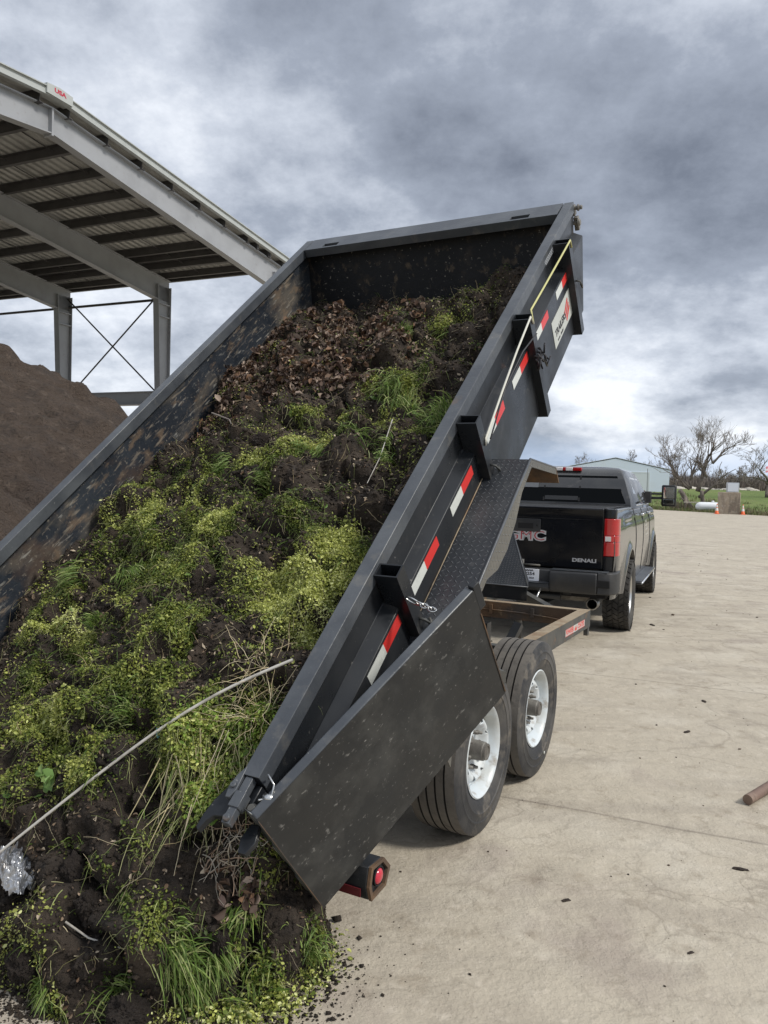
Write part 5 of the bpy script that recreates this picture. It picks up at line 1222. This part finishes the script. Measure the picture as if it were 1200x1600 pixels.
# sampling cells by visible area
cellA = np.linalg.norm(np.cross(np.gradient(base, axis=0), np.gradient(base, axis=1)), axis=-1)
inview = (VV < .99) & ((TT > .0) | (VV < .75))
def sample(weight, num):
    w = (weight*cellA*inview); w[:2] = 0; w[-2:] = 0; w[:, -2:] = 0; w = w.ravel(); w /= w.sum()
    i = rng.choice(len(w), num, p=w); a, b = np.unravel_index(i, TT.shape)
    fa, fb = rng.uniform(0, 1, num), rng.uniform(0, 1, num); a2, b2 = np.minimum(a+1, n-1), np.minimum(b+1, k-1)
    P = SW[a, b]*(1-fa)[:, None]*(1-fb)[:, None]+SW[a2, b]*fa[:, None]*(1-fb)[:, None]+SW[a, b2]*(1-fa)[:, None]*fb[:, None]+SW[a2, b2]*(fa*fb)[:, None]
    return P, NW[a, b], (a, b)
def unit(v): return v/(np.linalg.norm(v, axis=-1, keepdims=True)+1e-9)
def rdir(num): return unit(rng.normal(0, 1, (num, 3)))
def leaves(name, P, N, size, m, cols, lift, flat=.5, aspect=.6, cup=.25, label='', cat='', updown=.5, colvar=.25, colbias=None):
    """small pointed leaves of six corners, cupped along the midrib"""
    num = len(P); nn = unit(N*flat + rdir(num)*(1-flat) + np.array([0, 0, updown])); d = unit(np.cross(nn, rdir(num))); s = np.cross(nn, d)
    sz = size*np.exp(rng.normal(-.05, .38, num)).clip(.4, 2.2)[:, None]; C = P + N*(np.abs(rng.normal(0, 1, num))*lift)[:, None] 
    h = nn*sz*cup*rng.uniform(-.3, 1.2, num)[:, None]
    V = np.stack([C-d*sz*.5, C-d*sz*.12-s*sz*aspect*.5+h, C+d*sz*.28-s*sz*aspect*.38+h, C+d*sz*.5, C+d*sz*.28+s*sz*aspect*.38+h, C-d*sz*.12+s*sz*aspect*.5+h], 1).reshape(-1, 3)
    b = (np.arange(num)*6)[:, None]
    Fq = np.concatenate([b+np.array([[0, 1, 2, 3]]), b+np.array([[0, 3, 4, 5]])])
    cols = np.asarray(cols)
    if colbias is not None:
        x = np.clip(colbias + rng.normal(0, .16, num), 0, .999)*(len(cols)-1); i0 = np.floor(x).astype(int); f = (x-i0)[:, None]; cc = cols[i0]*(1-f)+cols[i0+1]*f
    else: cc = cols[rng.integers(0, len(cols), num)]
    cc = cc*rng.uniform(1-colvar, 1+colvar, (num, 1))
    o = meshobj(name, V, Fq, m, colors=np.repeat(cc, 6, 0))
    return tag(o, label, cat, kind='stuff')
M_leaf = mat('green_leaf', (.1, .15, .03), .5, attr='col', transl=.30, spec=.35)
M_dry = mat('dry_leaf', (.2, .12, .07), .75, attr='col', transl=.10)
GL = [(.048, .075, .014), (.125, .165, .03), (.28, .315, .068), (.48, .51, .135), (.68, .70, .32)]  # palest greens carry the highlights of strongly lit leaves
mg = mask(GREEN, base)
lowz = np.clip((.62-base[..., 2])/.15, 0, 1)*np.clip((base[..., 2]-.10)/.08, 0, 1)*(TT < .2)
mg = mg*(1-.35*lowz)
mgl = np.clip(mg + .10*(fbm(base, 7, 3, 77) > .52)*(1-lowz), 0, 1)
P, N, ab = sample(mgl**1.2, 215000)
bias = np.clip(.40 + .80*(fbm(base, 5, 3, 91)-.5)*2 + .22*(mg-.5), .02, .95)[ab]
# clumping: draw leaves toward little stem centres so that mats read as plants
P2 = P + unit(rdir(len(P)))*(.006*rng.exponential(1, len(P)))[:, None]
leaves('chickweed', P2, N, .0088, M_leaf, GL, .010, flat=.35, aspect=.62, label='low matted green weeds with tiny leaves growing over the tipped soil', cat='weeds', colbias=bias)
hot = np.clip(mg-.55, 0, 1)*(fbm(base, 5, 3, 91) > .5)  # extra pale leaves paint lit highlights onto the thickest weeds
P, N, ab = sample(hot+1e-6, 36000)
leaves('highlight_weeds', P, N, .0095, M_leaf, GL[2:], .017, flat=.25, aspect=.55, label='raised cushions of yellow green weeds on the load, leaf highlights painted paler', cat='weeds', colbias=np.clip(rng.uniform(.1, .9, len(P)), 0, .99))
# parsley-like fresh weed by the rail end
FR = [(-.30, -.25, .72, .10, 1), (-.36, -.20, .80, .10, 1), (-.27, -.30, .64, .08, 1), (-.22, -.18, .84, .08, .9)]
P, N, ab = sample(mask(FR, base, .9)+1e-7, 4200)
leaves('fresh_weeds', P, N, .015, M_leaf, [(.12, .20, .03), (.22, .33, .055), (.38, .46, .12)], .020, flat=.5, aspect=.5, updown=.6, label='fresh bright green leafy weeds beside the end of the right rail', cat='weeds')
# brown fallen leaves
mb = np.clip(mask(BROWN, base, .9, 60)+.10*mask([(x, y, z, r*1.5, m) for x, y, z, r, m in BROWN], base, .5, 61), 0, 1)
P, N, ab = sample(mb**1.1+1e-7, 11500)
leaves('fallen_leaves', P, N, .031, M_dry, [(.055, .034, .024), (.10, .06, .042), (.17, .11, .075), (.34, .26, .20), (.06, .037, .03), (.18, .10, .055), (.22, .165, .13)], .014, flat=.45, aspect=.6, cup=.5, label='curled brown fallen leaves in the upper left of the load', cat='leaves', updown=.2)
P, N, ab = sample(np.ones_like(mg)*.3+.7*(mg < .1), 7000)
leaves('leaf_litter', P, N, .014, M_dry, [(.16, .10, .06), (.26, .19, .13), (.40, .33, .24), (.09, .06, .04)], .006, flat=.6, aspect=.5, cup=.4, label='scattered scraps of dead leaf over the bare soil', cat='leaf litter', updown=.2)
# crumbs and small clods of soil
def chunks(name, P, size, m, label, cat, kind='stuff', squash=.75, colors=None):
    t8 = np.array([[1, 0, 0], [-1, 0, 0], [0, 1, 0], [0, -1, 0], [0, 0, 1], [0, 0, -1]], float); f8 = np.array([[0, 2, 4], [2, 1, 4], [1, 3, 4], [3, 0, 4], [2, 0, 5], [1, 2, 5], [3, 1, 5], [0, 3, 5]])
    num = len(P); a = rdir(num); b = unit(np.cross(a, rdir(num))); c = np.cross(a, b); Rm = np.stack([a, b, c], 1)
    V = (t8[None]*rng.uniform(.6, 1.3, (num, 6, 1))) @ Rm; V[..., 2] *= squash; V = P[:, None]+V*size[:, None, None]
    Fq = ((np.arange(num)*6)[:, None, None]+f8[None]).reshape(-1, 3)
    o = meshobj(name, V.reshape(-1, 3), Fq, m, colors=colors); return tag(o, label, cat, kind=kind)
P, N, ab = sample(1.1-mg, 42000)
chunks('soil_crumbs', P+N*.003, rng.gamma(2.0, .0026, len(P)), M_soil, 'loose crumbs of dark soil over the face of the load', 'soil crumbs')
# clods one could pick up
M_clod = mat('clod', (.030, .021, .016), .97, 0, layers=[((.060, .044, .033), 14, 6, .45, .65, .8), ((.10, .08, .06), 60, 4, .62, .72, .5)], bump=(60, 7, .012))
clods = []
for i in range(6):
    bm = BM(); bmesh.ops.create_icosphere(bm, subdivisions=6, radius=1); V_ = np.array([v.co[:] for v in bm.verts]); nz = fbm(V_+i*7.3, 1.9, 5, i+70, .6); nz2 = fbm(V_+i*3.3, 7, 5, i+170, .7)
    for v, q_, q2 in zip(bm.verts, nz, nz2): v.co = v.co*(.45+.95*q_+.55*(q2-.5)); v.co.z *= .8
    o = obj('soil_clod', bm, M_clod); o.data.shade_smooth(); COL.objects.unlink(o); clods.append(o)
CL = [(-.30, -.62, .06, .085, 'large rounded soil clod at the very front of the spill'), (-.52, -.52, .26, .075, 'dark soil clod low on the left of the spill'), (-.18, -.52, .07, .06, 'soil clod at the foot of the spill between two grass tufts'),
      (-.13, -.40, .20, .075, 'soil clod below the corner of the open door'), (-.70, -.60, .12, .075, 'soil clod at the left foot of the spill'), (-.66, -.50, .36, .06, 'soil clod beside the crumpled foil'), (-.78, -.33, .56, .07, 'dark clod left of the long pale stick'),
      (-1.2, 1.15, 1.86, .07, 'small clod below the brown leaves')]
for i, (x, y, z, s, lb_) in enumerate(CL):
    d2 = ((SURF-np.array([x, y, z]))**2).sum(-1); j = np.unravel_index(d2.argmin(), d2.shape)
    p = SW[j]+NW[j]*s*.25
    o = clods[i % 6].copy(); COL.objects.link(o); o.location = p; s *= .8; o.scale = (s*rng.uniform(.8, 1.2), s*rng.uniform(.7, 1.1), s*rng.uniform(.65, 1)); o.rotation_euler = rng.uniform(0, 6, 3)
    tag(o, lb_, 'clod', 'soil clods')
# grass tufts
tc_, th = [], []
V_, F_, C_c = [], [], []
def blade_field(name, centres, normals_, lens, w, cols, label, cat='grass', per=60, spread=.03, drop=.5):
    num = len(centres)*per; c = np.repeat(centres, per, 0)+rng.normal(0, 1, (num, 3))*np.repeat(spread, per)[:, None]*.45
    nn = np.repeat(normals_, per, 0); H = np.repeat(lens, per)*rng.uniform(.45, 1.2, num)
    com = np.repeat(rng.normal(0, .55, (len(centres), 3)), per, 0)
    d0 = unit(nn*.9+rdir(num)*.6+com+np.array([0, 0, .35])); s = unit(np.cross(d0, rdir(num))); g = np.array([0, 0, -1.0])
    V = []
    for f, ww in ((0, 1), (.35, .95), (.7, .7), (1, .1)):
        p = c+d0*(H*f)[:, None]+g*(H*f*f*drop*rng.uniform(.6, 1.3, num))[:, None] if False else c+d0*(H*f)[:, None]+g[None]*(H*f*f*drop)[:, None]
        V += [p-s*w*ww/2, p+s*w*ww/2]
    V = np.stack(V, 1).reshape(-1, 3); b = (np.arange(num)*8)[:, None]
    Fq = np.concatenate([b+np.array([[0, 1, 3, 2]]), b+np.array([[2, 3, 5, 4]]), b+np.array([[4, 5, 7, 6]])])
    cc = np.asarray(cols)[rng.integers(0, len(cols), num)]*rng.uniform(.7, 1.3, (num, 1))
    o = meshobj(name, V, Fq, M_blade, colors=np.repeat(cc, 8, 0)); return tag(o, label, cat, kind='stuff')
GC = [(.08, .14, .025), (.12, .20, .035), (.18, .26, .055), (.30, .34, .13)]
def nearest(p):
    d2 = ((SURF-np.array(p[:3]))**2).sum(-1); return np.unravel_index(d2.argmin(), d2.shape)
cen, nor, ln, sp_ = [], [], [], []
for b in TUFT:
    for q_ in range(3):
        j = nearest(np.array(b[:3])+rng.normal(0, .3, 3)*b[3]); cen.append(SW[j]); nor.append(NW[j]); ln.append(b[3]*rng.uniform(.7, 1.1)); sp_.append(b[3]*.55)
blade_field('grass_tufts', np.array(cen), np.array(nor), np.array(ln), .0042, GC, 'tufts of green grass blades torn up with the soil', per=75, spread=np.array(sp_))
# sparse single blades all over the green parts
P, N, ab = sample(mg+.05, 2600); blade_field('loose_grass', P, N, rng.uniform(.03, .09, len(P)), .0035, GC+[(.22, .20, .10)], 'loose grass blades among the low weeds', per=2, spread=np.full(len(P), .01))
# pale dead stems: many thin curved strands, one mass
def strands(name, P, N, L, r, cols, label, cat, kink=.35, gravity=.3, hug=True, steps=6, mtl=None, down=0):
    num = len(P); d = unit(rdir(num)-N*(rdir(num)*N).sum(-1, keepdims=True)*.8+np.array([0, 0, -down])); p = P+N*.006; pts = [p]
    for s_ in range(steps):
        d = unit(d+rdir(num)*kink+np.array([0, 0, -gravity])*.3-(N*(d*N).sum(-1, keepdims=True))*(.75 if hug else .2)); p = p+d*(L/steps)[:, None]; pts.append(p)
    V = []; 
    for i, p in enumerate(pts):
        t = unit(pts[min(i+1, steps)]-pts[max(i-1, 0)]); a = unit(np.cross(t, N)); b = np.cross(t, a); w_ = (r*(1-.6*i/steps))[:, None]
        for k_ in range(3): V.append(p+(a*math.cos(2.094*k_)+b*math.sin(2.094*k_))*w_)
    V = np.stack(V, 1); m_ = (steps+1)*3; F = []
    for i in range(steps):
        for k_ in range(3): F.append([i*3+k_, i*3+(k_+1) % 3, (i+1)*3+(k_+1) % 3, (i+1)*3+k_])
    Fq = ((np.arange(num)*m_)[:, None, None]+np.array(F)[None]).reshape(-1, 4)
    cc = np.asarray(cols)[rng.integers(0, len(cols), num)]*rng.uniform(.7, 1.25, (num, 1))
    o = meshobj(name, V.reshape(-1, 3), Fq, mtl or M_stem, colors=np.repeat(cc, m_, 0)); return tag(o, label, cat, kind='stuff')
M_stem = mat('stem', (.3, .25, .15), .7, attr='col')
STR = [(.34, .27, .15), (.26, .20, .11), (.42, .36, .24), (.16, .15, .06)]
P, N, ab = sample(np.ones_like(mg), 2400); strands('dead_stems', P, N, rng.uniform(.02, .13, 2400), rng.uniform(.0006, .0018, 2400), STR, 'thin pale dead stems scattered through the load', 'stems')
P, N, ab = sample(mg+.02, 6500); strands('weed_stems', P+N*.006, N, rng.uniform(.03, .14, 6500), rng.uniform(.0006, .0014, 6500), [(.16, .20, .06), (.26, .30, .10), (.34, .34, .16)], 'thin green runners tangled through the weeds', 'stems', gravity=.8, down=.6)
SB = [(-.26, -.07, .93, .07, 1), (-.29, .0, 1.0, .06, .8), (-.27, -.12, .88, .06, .7)]
P, N, ab = sample(mask(SB, base, .2)+1e-8, 230); strands('straw', P, N*.6, rng.uniform(.08, .26, 230), rng.uniform(.0010, .0022, 230), [(.58, .48, .30), (.66, .58, .40), (.46, .37, .22)], 'bundle of pale straw at the end of the long stick by the right rail', 'straw', hug=False, kink=.3, gravity=.1)
RB = [(-.17, -.33, .42, .055, 1), (-.15, -.28, .50, .05, .8)]
P, N, ab = sample(mask(RB, base, .1)+1e-8, 130); strands('pale_roots', P, N, rng.uniform(.06, .18, 130), rng.uniform(.0012, .0034, 130), [(.50, .46, .38), (.42, .36, .28), (.34, .24, .17)], 'tangle of pale fleshy roots below the trailer latch', 'roots', kink=.5, hug=True)
HB_ = [(-.31, -.24, .71, .10, 1), (-.40, -.28, .62, .08, .8)]
P, N, ab = sample(mask(HB_, base, .1)+1e-8, 210); strands('hanging_stems', P+N*.035, N, rng.uniform(.18, .48, 210), rng.uniform(.0012, .0027, 210), [(.34, .34, .16), (.44, .38, .22), (.52, .45, .30), (.24, .28, .10)], 'long trailing weed stems hanging down the front of the spill', 'stems', kink=.12, gravity=.9, down=1.6, hug=True, steps=9)
# broad leaved seedlings
P, N, ab = sample((mg > .15)*1.0, 150); leaves('broad_leaves', P, N, .026, M_leaf, [(.10, .19, .035), (.14, .24, .05), (.19, .28, .08)], .012, flat=.55, aspect=.5, updown=.3, cup=.2, label='scattered broader green leaves between the weeds', cat='leaves')
P = toW(np.array([-.93, -.40, .55])+rng.normal(0, 1, (11, 3))*[.028, .012, .025]); N = np.tile(dirW(np.array([0, -.8, .6])), (11, 1)); leaves('dock_seedling', P, N, .048, M_leaf, [(.16, .27, .07), (.24, .34, .11)], .01, flat=.6, aspect=.55, updown=.2, cup=.25, label='little rosette of broad oval leaves left of the long stick', cat='seedling')
# grass and weeds at the very foot, spreading onto the concrete
# the long dirty stick and other litter
def along(name, pts, m, label, cat, r0, r1, lift=.03, seg=10):
    pp = []
    for p in pts: j = nearest(p); pp.append(Vector(SW[j]+NW[j]*lift))
    # smooth line
    out = []
    for i in range(len(pp)-1):
        for f in np.linspace(0, 1, 6, endpoint=False): out.append(pp[i].lerp(pp[i+1], f))
    out.append(pp[-1]); bm = BM(); tube(bm, out, [r0+(r1-r0)*i/(len(out)-1) for i in range(len(out))], seg)
    return tag(obj(name, bm, m, smooth=60), label, cat)
M_stick = mat('grey_stick', (.48, .46, .42), .75, 0, layers=[((.20, .18, .15), 12, 6, .45, .65, .7), ((.50, .48, .44), 5, 5, .5, .7, .6)], bump=(50, 4, .001))
A_ = toW(np.array([-.150, -.02, 1.03])); B_ = toW(np.array([-1.02, -.66, .275]))
bm = BM(); pts = []
for f in np.linspace(0, 1, 22):
    p = Vector(A_).lerp(Vector(B_), f); p += Vector((0, 0, .075*math.sin(math.pi*f)+.010*math.sin(7*f))); pts.append(p)
tube(bm, pts, [.0058-.0012*f for f in np.linspace(0, 1, 22)], 10)
tag(obj('long_stick', bm, M_stick, smooth=60), 'long straight pale grey stick lying across the spilled load', 'stick')
along('twig', [(-1.95, 1.62, 2.10), (-1.78, 1.55, 2.05), (-1.62, 1.42, 1.98)], M_twig, 'dark twig leaning on the left wall below the brown leaves', 'twig', .006, .003, .03)
along('twig', [(-.50, 1.35, 1.99), (-.43, 1.10, 1.80), (-.40, .95, 1.68)], M_stem if False else M_stick, 'thin upright pale stem near the right rail in the middle of the load', 'twig', .003, .0016, .02)
along('twig', [(-.62, -.60, .22), (-.50, -.58, .20), (-.40, -.56, .18)], M_stick, 'short pale twig at the lower left of the spill', 'twig', .004, .002, .012)
# crumpled foil and a scrap of teal plastic
bm = BM(); bmesh.ops.create_grid(bm, x_segments=34, y_segments=34, size=.5)
Pg = np.array([v.co[:] for v in bm.verts]); h1 = fbm(Pg*[1, 1, 0]+5, 5, 4, 9); h2 = np.abs(fbm(Pg*[1, 1, 0]+2, 9, 3, 19)-.5)
for v, a_, b_ in zip(bm.verts, h1, h2): v.co = Vector((v.co.x*.12+.03*(a_-.5), v.co.y*.17+.05*(b_-.1), (a_-.5)*.11+b_*.06-.12*(v.co.x**2)*.5))
M_foil = mat('silver_foil', (.46, .47, .49), .30, .8, layers=[((.14, .12, .10), 14, 8, .5, .62, .75), ((.55, .25, .05), 9, 3, .70, .74, .9)], bump=(60, 5, .004))
j = nearest((-.93, -.52, .28)); q0 = Vector(NW[j]).to_track_quat('Z', 'Y').to_matrix().to_4x4()
o = obj('crumpled_foil', bm, M_foil, M=Matrix.Translation(Vector(SW[j]+NW[j]*.04)) @ q0); tag(o, 'crumpled silver foil wrapper at the left edge below the end of the long stick', 'foil')
sm = o.modifiers.new('solid', 'SOLIDIFY'); sm.thickness = .0008
bm = BM(); bmesh.ops.create_grid(bm, x_segments=10, y_segments=8, size=.5); Pg = np.array([v.co[:] for v in bm.verts]); h1 = fbm(Pg*[1, 1, 0]+15, 4, 3, 29)
for v, a_ in zip(bm.verts, h1): v.co = Vector((v.co.x*.055, v.co.y*.03, (a_-.5)*.03))
j = nearest((-.563, -.237, .76)); q0 = Vector(NW[j]).to_track_quat('Z', 'Y').to_matrix().to_4x4()
o = obj('plastic_scrap', bm, mat('teal_plastic', (.22, .52, .50), .35), M=Matrix.Translation(Vector(SW[j]+NW[j]*.022)) @ q0); tag(o, 'small scrap of teal plastic just above the long stick', 'scrap'); sm = o.modifiers.new('solid', 'SOLIDIFY'); sm.thickness = .001

# ---------------------------------------------------------------- on the pavement
foot_pts = toW(np.stack([np.interp(np.linspace(0, 1, 400), EDGE_V, EDGE_R), np.interp(np.linspace(0, 1, 400), EDGE_V, EDGE_S), np.zeros(400)], -1))
i = rng.integers(0, 300, 9000); off = rng.normal(0, .04, (9000, 2))+unit(rng.normal(0, 1, (9000, 2)))*rng.exponential(.085, (9000, 1))
P = foot_pts[i].copy(); P[:, :2] += off; s_ = rng.gamma(1.3, .0022, 9000); P[:, 2] = s_*.4
chunks('spilled_crumbs', P, s_, M_soil, 'crumbs of soil strewn on the concrete at the foot of the spill', 'soil crumbs', squash=.6)
# small weeds at the foot
i = rng.integers(0, 120, 1500); P = foot_pts[i].copy(); P[:, :2] += rng.normal(0, .035, (1500, 2)); P[:, 2] = rng.uniform(.0, .05, 1500); N = np.tile([0, 0, 1.0], (1500, 1))
leaves('foot_weeds', P, N, .010, M_leaf, GL[1:], .012, flat=.4, label='green weeds lying at the foot of the spill beside the concrete', cat='weeds')
num = 700
d = rng.uniform(2.2, 26, num)**1.0; az = rng.uniform(-2, 30, num); P = np.stack([np.sin(np.radians(az))*d, np.cos(np.radians(az))*d, np.zeros(num)], -1)
s_ = rng.gamma(1.2, .0028, num)*(.6+d*.10); P[:, 2] = s_*.25
colr = np.repeat(np.array([(.05, .035, .025), (.09, .06, .04), (.16, .13, .10), (.03, .025, .02)])[rng.integers(0, 4, num)], 6, 0)
chunks('yard_grit', P, s_, mat('grit', (.1, .08, .06), .9, attr='col'), 'bits of bark, grit and dried mud scattered over the concrete yard', 'grit', squash=.45, colors=colr)
# flat bark chips one can make out
bark_chips = [(1.62, 3.35, .045, 'dark flat bark chip on the concrete below the trailer wheels'), (.78, 3.05, .03, 'small dark chip on the concrete behind the rear wheel'), (1.15, 2.72, .022, 'pale brown chip near the bottom right of the yard'), (1.92, 2.95, .04, 'ragged bark chip near the right edge of the view'),
              (2.15, 5.3, .05, 'dark lump of mud on the concrete beyond the front wheel'), (2.6, 6.1, .05, 'flattened lump of mud right of the trailer frame'), (3.4, 9.6, .08, 'muddy smear of bark right of the pickup rear wheel')]
for i, (x, y, s, lb_) in enumerate(bark_chips):
    bm = BM(); bmesh.ops.create_icosphere(bm, subdivisions=3, radius=1); V_ = np.array([v.co[:] for v in bm.verts]); nz = fbm(V_+i*5.1, 1.8, 4, i+270)
    for v, q_ in zip(bm.verts, nz): v.co = Vector((v.co.x*1.5, v.co.y*.6, v.co.z*.22))*(.3+1.3*q_)*s*.5
    o = obj('bark_chip', bm, M_clod, M=Matrix.Translation((x, y, s*.05)) @ Matrix.Rotation(random.uniform(0, 3), 4, 'Z'), smooth=40); tag(o, lb_, 'bark chip', 'bark chips on the yard')
bm = BM(); tube(bm, [(1.985, 4.06, .030), (2.25, 4.30, .031), (2.6, 4.63, .030), (3.0, 5.0, .029)], [.027, .028, .029, .027], 14)
tag(obj('wooden_pole', bm, mat('brown_pole', (.17, .11, .085), .7, 0, layers=[((.27, .20, .15), 8, 6, .45, .65, .7), ((.09, .06, .045), 20, 5, .55, .7, .6)], bump=(40, 4, .002, (1, .3, 1))), smooth=50), 'brown round pole lying on the concrete at the right edge', 'pole')
